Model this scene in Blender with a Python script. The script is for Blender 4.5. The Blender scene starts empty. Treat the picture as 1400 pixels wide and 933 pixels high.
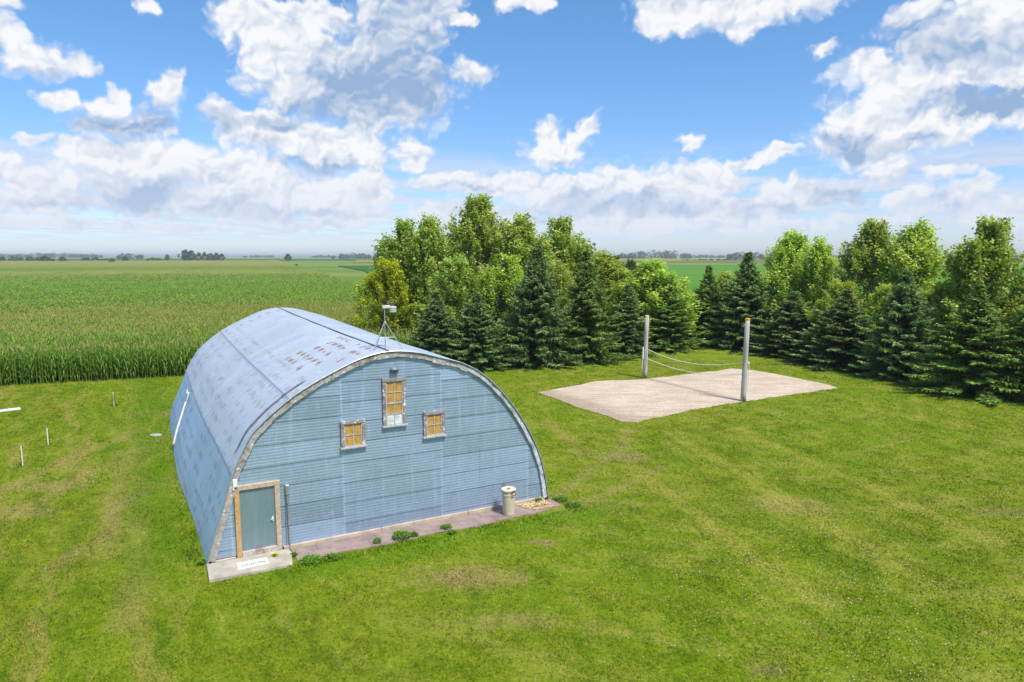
import bpy, math, random
import numpy as np
from mathutils import Vector

R = math.radians
rng = np.random.default_rng(7)
random.seed(7)
SC = bpy.context.scene
COL = SC.collection

# ------------------------------------------------------------------ camera
H = 9.0                      # drone height above the lawn, metres
FPX = 933.0                  # focal length in pixels of the 1400 px wide photograph
PITCH = math.atan2(466.5 - 350.0, FPX)
cam_data = bpy.data.cameras.new('camera')
cam_data.sensor_width = 36.0
cam_data.lens = 36.0 * FPX / 1400.0
cam_data.clip_start = 0.1
cam_data.clip_end = 40000.0
cam = bpy.data.objects.new('camera', cam_data)
cam.location = (0, 0, H)
cam.rotation_euler = (math.pi / 2 - PITCH, 0, 0)
COL.objects.link(cam)
SC.camera = cam


def ray(x, y):
    u = (x - 700.0) / FPX
    v = (y - 466.5) / FPX
    return Vector((u, math.cos(PITCH) - v * math.sin(PITCH), -math.sin(PITCH) - v * math.cos(PITCH)))


def gnd(x, y, z=0.0):
    """point of the place at height z that the photograph shows at x, y"""
    d = ray(x, y)
    t = (z - H) / d.z
    return Vector((d.x * t, d.y * t, z))


# ------------------------------------------------------------------ light
SUN_EL, SUN_AZ = 58.0, 138.0          # azimuth clockwise from +Y (the view direction): behind the camera, to the right
SUN_STRENGTH = 4.2
SKY_STRENGTH = 0.115
EXPOSURE = 0.56
sun_data = bpy.data.lights.new('sun', 'SUN')
sun_data.energy = SUN_STRENGTH
sun_data.angle = R(9.0)               # the sun stands behind thin cloud: no hard shadows in the photograph
sun_data.color = (1.0, 0.93, 0.80)
sun = bpy.data.objects.new('sun', sun_data)
sd = Vector((math.sin(R(SUN_AZ)) * math.cos(R(SUN_EL)), math.cos(R(SUN_AZ)) * math.cos(R(SUN_EL)), math.sin(R(SUN_EL))))
sun.rotation_euler = sd.to_track_quat('Z', 'Y').to_euler()
sun.location = (30, -40, 80)
COL.objects.link(sun)
SC.view_settings.view_transform = 'Standard'
SC.view_settings.look = 'None'
SC.view_settings.gamma = 1.0
SC.view_settings.exposure = EXPOSURE
SC.view_settings.use_curve_mapping = False


class NT:
    """small helper to write node trees"""
    def __init__(self, tree):
        self.t = tree
        self.n = tree.nodes
        self.l = tree.links

    def put(self, sock, val):
        if isinstance(val, bpy.types.NodeSocket):
            self.l.new(val, sock)
        elif val is not None:
            if sock.type == 'RGBA' and hasattr(val, '__len__') and len(val) == 3:
                val = (*val, 1.0)
            sock.default_value = val

    def math(self, op, a, b=None, c=None, clamp=False):
        n = self.n.new('ShaderNodeMath')
        n.operation = op
        n.use_clamp = clamp
        for i, v in enumerate((a, b, c)):
            if v is not None:
                self.put(n.inputs[i], v)
        return n.outputs[0]

    def vmath(self, op, a, b=None, c=None):
        n = self.n.new('ShaderNodeVectorMath')
        n.operation = op
        for i, v in enumerate((a, b, c)):
            if v is not None:
                self.put(n.inputs[i], v)
        return n.outputs['Value'] if op in ('LENGTH', 'DOT_PRODUCT', 'DISTANCE') else n.outputs[0]

    def mix(self, fac, a, b, blend='MIX'):
        n = self.n.new('ShaderNodeMix')
        n.data_type = 'RGBA'
        n.blend_type = blend
        self.put(n.inputs[0], fac)
        self.put(n.inputs[6], a)
        self.put(n.inputs[7], b)
        return n.outputs[2]

    def noise(self, vec, scale, detail=4.0, rough=0.55, dist=0.0, lac=2.0, color=False, dims='3D'):
        n = self.n.new('ShaderNodeTexNoise')
        n.noise_dimensions = dims
        self.put(n.inputs['Vector'], vec)
        n.inputs['Scale'].default_value = scale
        n.inputs['Detail'].default_value = detail
        n.inputs['Roughness'].default_value = rough
        n.inputs['Lacunarity'].default_value = lac
        n.inputs['Distortion'].default_value = dist
        return n.outputs['Color' if color else 'Fac']

    def voro(self, vec, scale, feature='F1', smooth=0.5, rand=1.0, out='Distance', dims='3D'):
        n = self.n.new('ShaderNodeTexVoronoi')
        n.voronoi_dimensions = dims
        n.feature = feature
        self.put(n.inputs['Vector'], vec)
        n.inputs['Scale'].default_value = scale
        n.inputs['Randomness'].default_value = rand
        if feature == 'SMOOTH_F1':
            n.inputs['Smoothness'].default_value = smooth
        return n.outputs[out]

    def step(self, val, lo, hi, a=0.0, b=1.0, smooth=True):
        n = self.n.new('ShaderNodeMapRange')
        n.interpolation_type = 'SMOOTHSTEP' if smooth else 'LINEAR'
        n.clamp = True
        self.put(n.inputs[0], val)
        for i, v in enumerate((lo, hi, a, b)):
            self.put(n.inputs[1 + i], v)
        return n.outputs[0]

    def ramp(self, fac, stops):
        n = self.n.new('ShaderNodeValToRGB')
        self.put(n.inputs[0], fac)
        el = n.color_ramp.elements
        while len(el) < len(stops):
            el.new(0.5)
        for e, (p, c) in zip(el, stops):
            e.position = p
            e.color = (*c, 1.0) if len(c) == 3 else c
        return n.outputs[0]

    def sep(self, vec):
        n = self.n.new('ShaderNodeSeparateXYZ')
        self.put(n.inputs[0], vec)
        return n.outputs

    def comb(self, x=0.0, y=0.0, z=0.0):
        n = self.n.new('ShaderNodeCombineXYZ')
        for i, v in enumerate((x, y, z)):
            self.put(n.inputs[i], v)
        return n.outputs[0]

    def coord(self, which='Object'):
        return self.n.new('ShaderNodeTexCoord').outputs[which]

    def pos(self):
        return self.n.new('ShaderNodeNewGeometry').outputs['Position']


# ------------------------------------------------------------------ world: Nishita sky with cumulus clouds in directions of the sky
world = bpy.data.worlds.new('World')
SC.world = world
world.use_nodes = True
wt = NT(world.node_tree)
wt.n.clear()


def azel(x, y):
    d = ray(x, y)
    return math.degrees(math.atan2(d.x, d.y)), math.degrees(math.atan2(d.z, math.hypot(d.x, d.y)))


# each lump of cumulus: where it stands in the sky (given as seen from the drone) and its half sizes
LUMPS = [
    (340, 28, 58, 30), (385, 55, 62, 48), (430, 90, 62, 46), (425, 22, 58, 26), (470, 105, 74, 62), (525, 60, 52, 66),
    (560, 28, 62, 60), (500, 128, 104, 54), (568, 105, 40, 66), (410, 118, 68, 40), (598, 0, 30, 24), (630, 22, 22, 12), (632, 24, 16, 9),
    (312, 168, 26, 27), (345, 178, 55, 28), (400, 190, 70, 32), (455, 202, 80, 38), (490, 182, 34, 30), (515, 218, 30, 20), (372, 160, 30, 20),
    (563, 205, 24, 22), (570, 218, 18, 20), (228, 122, 28, 25), (240, 105, 14, 12), (88, 134, 26, 14), (132, 142, 38, 20), (155, 128, 20, 14), (240, 178, 12, 10),
    (22, 62, 34, 36), (55, 84, 44, 22), (96, 92, 32, 12), (4, 36, 26, 24), (50, 192, 26, 10), (10, 8, 30, 12), (207, 4, 14, 12),
    (60, 258, 68, 34), (15, 225, 32, 20), (95, 268, 36, 22), (20, 275, 60, 22), (108, 212, 46, 22), (180, 212, 88, 24), (262, 228, 98, 36), (330, 240, 66, 38),
    (300, 270, 120, 32), (200, 262, 84, 36), (212, 285, 26, 18), (415, 265, 62, 28), (480, 268, 58, 26), (512, 248, 26, 27), (390, 282, 60, 20), (470, 292, 72, 13),
    (640, 252, 66, 13), (705, 256, 84, 17), (765, 262, 76, 22), (860, 248, 54, 22), (800, 268, 94, 28), (905, 264, 66, 34), (968, 246, 38, 27), (1002, 244, 22, 17),
    (960, 282, 66, 26), (880, 292, 110, 20), (1090, 266, 66, 20), (1050, 282, 50, 16), (1142, 268, 32, 14), (1010, 298, 60, 12),
    (757, 208, 52, 20), (742, 188, 22, 20), (790, 190, 26, 14), (806, 176, 13, 20), (645, 105, 34, 17), (945, 190, 15, 13), (1062, 213, 24, 12), (1038, 222, 18, 7),
    (1122, 69, 21, 10), (920, 14, 54, 32), (1008, 14, 54, 28), (1078, 6, 74, 22), (725, 0, 34, 13), (390, 2, 70, 10),
    (1185, 100, 48, 26), (1230, 120, 62, 36), (1195, 160, 62, 44), (1165, 188, 64, 26), (1245, 178, 88, 30), (1300, 185, 50, 18), (1330, 60, 116, 62),
    (1375, 18, 72, 46), (1245, 22, 36, 24), (1385, 110, 70, 60), (1290, 118, 84, 32), (1180, 210, 60, 16), (1340, 150, 80, 22),
    (1213, 237, 32, 15), (1290, 240, 36, 12), (1242, 273, 36, 13), (1325, 272, 44, 22), (1345, 260, 24, 20), (1392, 280, 26, 15), (1290, 292, 60, 10),
    (150, 168, 52, 18), (212, 168, 34, 24), (1010, 222, 20, 9), (60, 305, 110, 7), (250, 312, 120, 6), (430, 310, 90, 7), (620, 290, 70, 9), (700, 300, 120, 8), (880, 312, 130, 7), (1080, 305, 90, 8), (1220, 300, 60, 8), (1350, 302, 80, 8),
]
# the parts of those clouds that have no sun on them
SHADES = [
    (520, 120, 130, 60, 1.0), (560, 60, 80, 70, 0.8), (440, 150, 80, 26, 0.8), (560, 15, 56, 50, 0.62), (515, 75, 44, 40, 0.5), (390, 172, 70, 16, 0.7), (420, 228, 70, 12, 0.9), (345, 195, 60, 14, 0.4),
    (150, 172, 74, 24, 0.95), (215, 168, 40, 30, 0.9), (60, 100, 50, 10, 0.4), (300, 160, 40, 20, 0.5), (195, 275, 95, 30, 0.85), (130, 285, 90, 16, 0.7), (330, 282, 90, 18, 0.6),
    (60, 282, 60, 12, 0.5), (420, 292, 110, 10, 0.5), (640, 262, 60, 8, 0.6), (800, 285, 120, 18, 0.6), (900, 285, 110, 16, 0.55), (1010, 280, 50, 16, 0.6), (1150, 268, 50, 16, 0.9), (1090, 284, 60, 8, 0.6),
    (1350, 138, 125, 20, 1.35), (1330, 66, 110, 34, 0.75), (1255, 50, 50, 34, 0.75), (1160, 200, 60, 22, 0.95), (1230, 195, 80, 14, 0.55), (1310, 282, 60, 12, 0.6), (1010, 28, 60, 10, 0.35), (760, 222, 50, 8, 0.5), (1230, 245, 40, 7, 0.4),
]

g_dir = wt.vmath('NORMALIZE', wt.coord('Generated'))
dx, dy, dz = wt.sep(g_dir)[:]
az = wt.math('MULTIPLY', wt.math('ARCTAN2', dx, dy), 180 / math.pi)
el = wt.math('MULTIPLY', wt.math('ARCSINE', dz), 180 / math.pi)
P0 = wt.comb(az, el, 0.0)
# warp so that no lump keeps a round outline
w1 = wt.vmath('SUBTRACT', wt.noise(P0, 0.22, 3.0, 0.6, color=True, dims='2D'), (0.5, 0.5, 0.5))
w2 = wt.vmath('SUBTRACT', wt.noise(P0, 1.1, 4.0, 0.6, color=True, dims='2D'), (0.5, 0.5, 0.5))
P = wt.vmath('ADD', P0, wt.vmath('MULTIPLY', w1, (4.2, 2.6, 0.0)))
P = wt.vmath('ADD', P, wt.vmath('MULTIPLY', w2, (0.9, 0.7, 0.0)))


def blob(x, y, rx, ry, vec, grow=1.0):
    a, e = azel(x, y)
    k = math.degrees(1.0 / FPX)
    ux = k * rx * grow * math.cos(math.atan((x - 700) / FPX)) ** 2
    uy = k * ry * grow * math.cos(math.atan((y - 350) / FPX)) ** 2 * math.cos(math.atan((x - 700) / FPX))
    v = wt.vmath('MULTIPLY_ADD', vec, (1 / ux, 1 / uy, 0), (-a / ux, -e / uy, 0))
    return wt.vmath('LENGTH', v)


dist = None
for (x, y, rx, ry) in LUMPS:
    b = blob(x, y, rx, ry, P, 1.22)
    dist = b if dist is None else wt.math('SMOOTH_MIN', dist, b, 0.18)
field = wt.math('SUBTRACT', 1.0, dist)
# billows: two sizes of cells and finer noise
bil1 = wt.voro(wt.vmath('MULTIPLY', P, (1.0, 1.25, 1.0)), 0.42, 'SMOOTH_F1', 0.6, dims='2D')
bil2 = wt.voro(wt.vmath('MULTIPLY', P, (1.0, 1.2, 1.0)), 1.05, 'SMOOTH_F1', 0.6, dims='2D')
fbm = wt.noise(P0, 0.9, 9.0, 0.62, dims='2D')
bill = wt.math('ADD', wt.math('MULTIPLY', wt.math('SUBTRACT', 0.45, bil1), 0.62), wt.math('MULTIPLY', wt.math('SUBTRACT', 0.45, bil2), 0.62))
bill = wt.math('ADD', bill, wt.math('MULTIPLY', wt.math('SUBTRACT', fbm, 0.5), 0.52))
dens = wt.math('ADD', field, wt.math('MULTIPLY', bill, 0.62))
cover = wt.step(dens, -0.04, 0.56)

# light: the same billows looked at a little further towards the sun's side give lit tops and dim undersides
PL = wt.vmath('ADD', P, (-0.5, 0.9, 0.0))
bil1b = wt.voro(wt.vmath('MULTIPLY', PL, (1.0, 1.25, 1.0)), 0.42, 'SMOOTH_F1', 0.6, dims='2D')
PL2 = wt.vmath('ADD', P, (-0.22, 0.36, 0.0))
bil2b = wt.voro(wt.vmath('MULTIPLY', PL2, (1.0, 1.2, 1.0)), 1.05, 'SMOOTH_F1', 0.6, dims='2D')
emb = wt.math('ADD', wt.math('MULTIPLY', wt.math('SUBTRACT', bil1b, bil1), 0.9), wt.math('MULTIPLY', wt.math('SUBTRACT', bil2b, bil2), 0.8))
shade = None
PS = wt.vmath('ADD', P, wt.vmath('MULTIPLY', wt.vmath('SUBTRACT', wt.noise(P0, 0.6, 5.0, 0.6, color=True, dims='2D'), (0.5, 0.5, 0.5)), (2.4, 1.8, 0)))
for (x, y, rx, ry, k) in SHADES:
    b = wt.math('MULTIPLY', wt.step(blob(x, y, rx, ry, PS, 1.15), 1.15, 0.25), k)
    shade = b if shade is None else wt.math('MAXIMUM', shade, b)
shade = wt.math('ADD', wt.math('MULTIPLY', shade, 0.86), 0.10)
shade = wt.math('SUBTRACT', shade, wt.math('MULTIPLY', emb, 0.55))
shade = wt.math('ADD', shade, wt.math('MULTIPLY', wt.math('SUBTRACT', wt.noise(P0, 0.33, 5.0, 0.55, dims='2D'), 0.5), 0.6))
shade = wt.math('MAXIMUM', wt.math('MINIMUM', shade, 1.15), 0.0)

# far layers of small cumulus low over the horizon, on a flat layer so they flatten with distance
up = wt.math('MAXIMUM', dz, 0.012)
lay = wt.comb(wt.math('DIVIDE', dx, up), wt.math('DIVIDE', dy, up), 3.7)
n_low = wt.noise(wt.vmath('MULTIPLY', lay, (1.0, 0.55, 1.0)), 0.75, 7.0, 0.62)
low_w = wt.math('MULTIPLY', wt.step(el, 0.5, 1.8), wt.step(el, 9.0, 6.0))
low = wt.math('MULTIPLY', wt.step(n_low, 0.43, 0.57), wt.math('MULTIPLY', low_w, 0.75))
# and cumulus in the rest of the sky, out of the photograph, which the metal roof and the light still see
n_hi = wt.noise(wt.vmath('ADD', wt.comb(wt.math('DIVIDE', dx, wt.math('MAXIMUM', dz, 0.06)), wt.math('DIVIDE', dy, wt.math('MAXIMUM', dz, 0.06)), 0.0), (1.3, 2.7, 5.0)), 1.1, 7.0, 0.6)
side = wt.math('MAXIMUM', wt.step(wt.math('ABSOLUTE', az), 41.0, 50.0), wt.step(el, 23.0, 30.0))
hi = wt.math('MULTIPLY', wt.step(n_hi, 0.50, 0.62), side)
above = wt.step(el, 0.5, 2.5)
cover = wt.math('MULTIPLY', cover, wt.step(el, 0.8, 2.2))

sky = wt.n.new('ShaderNodeTexSky')
sky.sky_type = 'NISHITA'
sky.sun_disc = False
sky.sun_elevation = R(SUN_EL)
sky.sun_rotation = R(SUN_AZ)
sky.altitude = 300
sky.air_density = 1.0
sky.dust_density = 0.6
sky.ozone_density = 2.0
SKYCOL = sky.outputs[0]
# the photograph's blue is deep overhead and pale lavender at the horizon
tint = wt.ramp(wt.step(el, 0.0, 24.0, smooth=False), [(0.0, (0.72, 0.80, 1.08)), (0.35, (0.62, 0.80, 1.03)), (1.0, (0.54, 0.90, 1.06))])
blue = wt.mix(1.0, SKYCOL, tint, 'MULTIPLY')
C_LIT, C_DIM = (5.75, 5.75, 5.85), (1.9, 2.75, 4.1)
ccol = wt.mix(shade, C_LIT, C_DIM)
ccol = wt.mix(wt.step(el, 9.0, 1.0, 0.0, 0.62), ccol, (3.9, 4.35, 5.35))
out = wt.mix(low, blue, wt.mix(wt.noise(lay, 1.7, 4.0, 0.6), (5.4, 5.4, 5.55), (3.0, 3.5, 4.7)))
out = wt.mix(hi, out, wt.mix(wt.step(n_hi, 0.56, 0.76), (5.0, 5.0, 5.1), (2.3, 2.7, 3.6)))
out = wt.mix(wt.math('MULTIPLY', cover, 0.97), out, ccol)
bg = wt.n.new('ShaderNodeBackground')
wt.put(bg.inputs['Color'], out)
bg.inputs['Strength'].default_value = SKY_STRENGTH
wo = wt.n.new('ShaderNodeOutputWorld')
wt.l.new(bg.outputs[0], wo.inputs['Surface'])
world.cycles.sampling_method = 'MANUAL'
world.cycles.sample_map_resolution = 512
SC.cycles.use_denoising = True
SC.cycles.max_bounces = 4
SC.cycles.transparent_max_bounces = 6

# ------------------------------------------------------------------ mesh helpers
def link(name, me, mat=None, parent=None):
    o = bpy.data.objects.new(name, me)
    COL.objects.link(o)
    if mat is not None:
        me.materials.append(mat)
    if parent is not None:
        o.parent = parent
    return o


class MB:
    """collects boxes, tubes, plates; build() links them as one mesh object"""
    def __init__(self):
        self.v, self.f = [], []

    def add(self, vs, fs):
        k = len(self.v)
        self.v += [tuple(p) for p in vs]
        self.f += [tuple(i + k for i in q) for q in fs]
        return self

    def box(self, a, b, bev=0.0):
        (x0, y0, z0), (x1, y1, z1) = a, b
        if bev <= 0:
            vs = [(x, y, z) for z in (z0, z1) for y in (y0, y1) for x in (x0, x1)]
            return self.add(vs, [(0, 2, 3, 1), (4, 5, 7, 6), (0, 1, 5, 4), (2, 6, 7, 3), (0, 4, 6, 2), (1, 3, 7, 5)])
        e = bev
        rings = []
        for z, i in ((z0, e), (z0 + e, 0), (z1 - e, 0), (z1, e)):
            rings.append([(x0 + i + e, y0 + i, z), (x1 - i - e, y0 + i, z), (x1 - i, y0 + i + e, z), (x1 - i, y1 - i - e, z),
                          (x1 - i - e, y1 - i, z), (x0 + i + e, y1 - i, z), (x0 + i, y1 - i - e, z), (x0 + i, y0 + i + e, z)])
        return self.loft(rings, True)

    def loft(self, rings, cap=True):
        n = len(rings[0])
        vs = [p for r in rings for p in r]
        fs = []
        for k in range(len(rings) - 1):
            for i in range(n):
                j = (i + 1) % n
                fs.append((k * n + i, k * n + j, (k + 1) * n + j, (k + 1) * n + i))
        if cap:
            fs.append(tuple(reversed(range(n))))
            fs.append(tuple((len(rings) - 1) * n + i for i in range(n)))
        return self.add(vs, fs)

    def tube(self, pts, rad, n=8, cap=True):
        pts = [Vector(p) for p in pts]
        if not hasattr(rad, '__len__'):
            rad = [rad] * len(pts)
        rings = []
        for i, p in enumerate(pts):
            d = (pts[min(i + 1, len(pts) - 1)] - pts[max(i - 1, 0)]).normalized()
            a = d.cross(Vector((0, 0, 1)) if abs(d.z) < 0.9 else Vector((1, 0, 0))).normalized()
            b = d.cross(a)
            rings.append([p + (a * math.cos(2 * math.pi * k / n) + b * math.sin(2 * math.pi * k / n)) * rad[i] for k in range(n)])
        return self.loft(rings, cap)

    def lathe(self, prof, n=20, at=(0, 0, 0)):
        rings = [[(at[0] + r * math.cos(2 * math.pi * k / n), at[1] + r * math.sin(2 * math.pi * k / n), at[2] + z) for k in range(n)] for r, z in prof]
        return self.loft(rings, True)

    def build(self, name, mat, parent=None, smooth=False):
        me = bpy.data.meshes.new(name)
        me.from_pydata(self.v, [], self.f)
        me.update()
        if smooth:
            me.polygons.foreach_set('use_smooth', [True] * len(me.polygons))
        return link(name, me, mat, parent)


def np_mesh(name, V, nper, tint=None, uv=None, smooth=False):
    """V: (faces*nper, 3) loose polygons of nper corners each; tint: one value per polygon"""
    V = np.ascontiguousarray(V, dtype=np.float32).reshape(-1, 3)
    nf = len(V) // nper
    me = bpy.data.meshes.new(name)
    me.vertices.add(len(V))
    me.vertices.foreach_set('co', V.ravel())
    me.loops.add(len(V))
    me.loops.foreach_set('vertex_index', np.arange(len(V), dtype=np.int32))
    me.polygons.add(nf)
    me.polygons.foreach_set('loop_start', np.arange(nf, dtype=np.int32) * nper)
    if tint is not None:
        at = me.attributes.new('tint', 'FLOAT', 'FACE')
        at.data.foreach_set('value', np.asarray(tint, dtype=np.float32))
    me.update(calc_edges=True)
    return me


def grid_mesh(name, X, Y, Z, uv=None, smooth=True):
    """one sheet from 2-D arrays of coordinates; uv: (U, V) arrays"""
    r, c = X.shape
    co = np.stack([X, Y, Z], -1).reshape(-1, 3).astype(np.float32)
    i = np.arange(r * c).reshape(r, c)
    q = np.stack([i[:-1, :-1], i[:-1, 1:], i[1:, 1:], i[1:, :-1]], -1).reshape(-1, 4).astype(np.int32)
    me = bpy.data.meshes.new(name)
    me.vertices.add(len(co))
    me.vertices.foreach_set('co', co.ravel())
    me.loops.add(q.size)
    me.loops.foreach_set('vertex_index', q.ravel())
    me.polygons.add(len(q))
    me.polygons.foreach_set('loop_start', np.arange(len(q), dtype=np.int32) * 4)
    if smooth:
        me.polygons.foreach_set('use_smooth', np.ones(len(q), dtype=bool))
    if uv is not None:
        u = np.stack([uv[0], uv[1]], -1).reshape(-1, 2)[q.ravel()]
        lay = me.uv_layers.new(name='UVMap')
        lay.data.foreach_set('uv', u.astype(np.float32).ravel())
    me.update(calc_edges=True)
    return me


def poly_sheet(name, pts, z, mat, thick=0.0):
    n = len(pts)
    vs = [(p[0], p[1], z) for p in pts]
    fs = [tuple(range(n))]
    if thick:
        vs += [(p[0], p[1], z - thick) for p in pts]
        fs += [(i, n + i, n + (i + 1) % n, (i + 1) % n) for i in range(n)]
    a = sum(pts[i][0] * pts[(i + 1) % n][1] - pts[(i + 1) % n][0] * pts[i][1] for i in range(n))
    if a < 0:
        fs = [tuple(reversed(f)) for f in fs]
    me = bpy.data.meshes.new(name)
    me.from_pydata(vs, [], fs)
    me.update()
    return link(name, me, mat)


def tag(o, label=None, cat=None, group=None, kind=None):
    for k, v in (('label', label), ('category', cat), ('group', group), ('kind', kind)):
        if v:
            o[k] = v
    return o


def thing(name, loc, rz, label, cat, group=None):
    o = bpy.data.objects.new(name, None)
    o.empty_display_size = 0.3
    COL.objects.link(o)
    o.location = loc
    o.rotation_euler = (0, 0, rz)
    return tag(o, label, cat, group)


def dup(root, loc, rz, scale, label, cat=None, group=None):
    r = root.copy()
    COL.objects.link(r)
    r.location, r.rotation_euler, r.scale = loc, (0, 0, rz), scale
    for k in ('label', 'category', 'group'):
        if k in r:
            del r[k]
    tag(r, label, cat or root.get('category'), group)
    for ch in root.children:
        c = ch.copy()
        COL.objects.link(c)
        c.parent = r
        for g in ch.children:
            d = g.copy()
            COL.objects.link(d)
            d.parent = c
    return r


# ------------------------------------------------------------------ materials
def material(name):
    m = bpy.data.materials.new(name)
    m.use_nodes = True
    t = NT(m.node_tree)
    bs = m.node_tree.nodes['Principled BSDF']
    return m, t, bs


def setb(t, bs, color=None, rough=None, metal=None, spec=None, bump=None, bump_dist=0.01, bump_str=0.5):
    if color is not None:
        t.put(bs.inputs['Base Color'], color)
    if rough is not None:
        t.put(bs.inputs['Roughness'], rough)
    if metal is not None:
        t.put(bs.inputs['Metallic'], metal)
    if spec is not None:
        t.put(bs.inputs['Specular IOR Level'], spec)
    if bump is not None:
        b = t.n.new('ShaderNodeBump')
        b.inputs['Strength'].default_value = bump_str
        b.inputs['Distance'].default_value = bump_dist
        t.put(b.inputs['Height'], bump)
        t.l.new(b.outputs[0], bs.inputs['Normal'])


def attr(t, name):
    n = t.n.new('ShaderNodeAttribute')
    n.attribute_name = name
    return n.outputs['Fac']


def simple(name, col, rough=0.6, metal=0.0, var=0.25, scale=8.0, spec=0.3, col2=None):
    m, t, bs = material(name)
    n = t.noise(t.coord('Object'), scale, 5.0, 0.6)
    c2 = col2 or tuple(c * (1 - var) for c in col)
    setb(t, bs, t.mix(t.step(n, 0.3, 0.7), c2, col), t.step(n, 0.2, 0.8, rough * 0.85, min(1.0, rough * 1.1)), metal, spec, n, 0.004, 0.3)
    return m


def wood(name, a, b, c, flake=None, flake_amt=0.5):
    """weathered board: grain along the longest object axis is close enough at this size"""
    m, t, bs = material(name)
    co = t.coord('Object')
    g = t.noise(t.vmath('MULTIPLY', co, (9.0, 9.0, 9.0)), 1.0, 6.0, 0.7)
    big = t.noise(co, 2.2, 4.0, 0.6)
    col = t.mix(t.step(g, 0.35, 0.65), a, b)
    col = t.mix(t.step(big, 0.5, 0.68), col, c)
    if flake:
        col = t.mix(t.step(t.noise(co, 6.5, 5.0, 0.75), flake_amt, flake_amt + 0.06), col, flake)
    setb(t, bs, col, 0.85, 0.0, 0.15, g, 0.006, 0.5)
    return m


def foliage(name, dark, mid, lite, trans=0.35, rough=0.55, huevar=0.0):
    m, t, bs = material(name)
    ti = attr(t, 'tint')
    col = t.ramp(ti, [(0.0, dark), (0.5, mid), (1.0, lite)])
    rnd = t.n.new('ShaderNodeObjectInfo').outputs['Random']
    hs = t.n.new('ShaderNodeHueSaturation')
    t.put(hs.inputs['Hue'], t.math('MULTIPLY_ADD', rnd, huevar, 0.5 - huevar / 2))
    t.put(hs.inputs['Value'], t.math('MULTIPLY_ADD', rnd, 0.3, 0.85))
    t.put(hs.inputs['Color'], col)
    col = hs.outputs[0]
    setb(t, bs, col, rough, 0.0, 0.35)
    tr = t.n.new('ShaderNodeBsdfTranslucent')
    t.put(tr.inputs['Color'], t.mix(1.0, col, (1.35, 1.25, 0.55), 'MULTIPLY'))
    mx = t.n.new('ShaderNodeMixShader')
    mx.inputs[0].default_value = trans
    t.l.new(bs.outputs[0], mx.inputs[1])
    t.l.new(tr.outputs[0], mx.inputs[2])
    t.l.new(mx.outputs[0], t.n['Material Output'].inputs['Surface'])
    return m

# ------------------------------------------------------------------ the barn's own frame, used by the lawn too
BARN_A = Vector((-8.941, 19.037, 0.0))
BARN_RZ = R(28.0)
_c, _s = math.cos(BARN_RZ), math.sin(BARN_RZ)


def bw(s, y, z=0.0):
    """barn frame (s along the gable wall, y towards the back) to the world"""
    return Vector((BARN_A.x + s * _c - y * _s, BARN_A.y + s * _s + y * _c, z))


def to_barn(X, Y):
    dx_, dy_ = X - BARN_A.x, Y - BARN_A.y
    return dx_ * _c + dy_ * _s, -dx_ * _s + dy_ * _c


BW, BL = 11.61, 20.7


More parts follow.
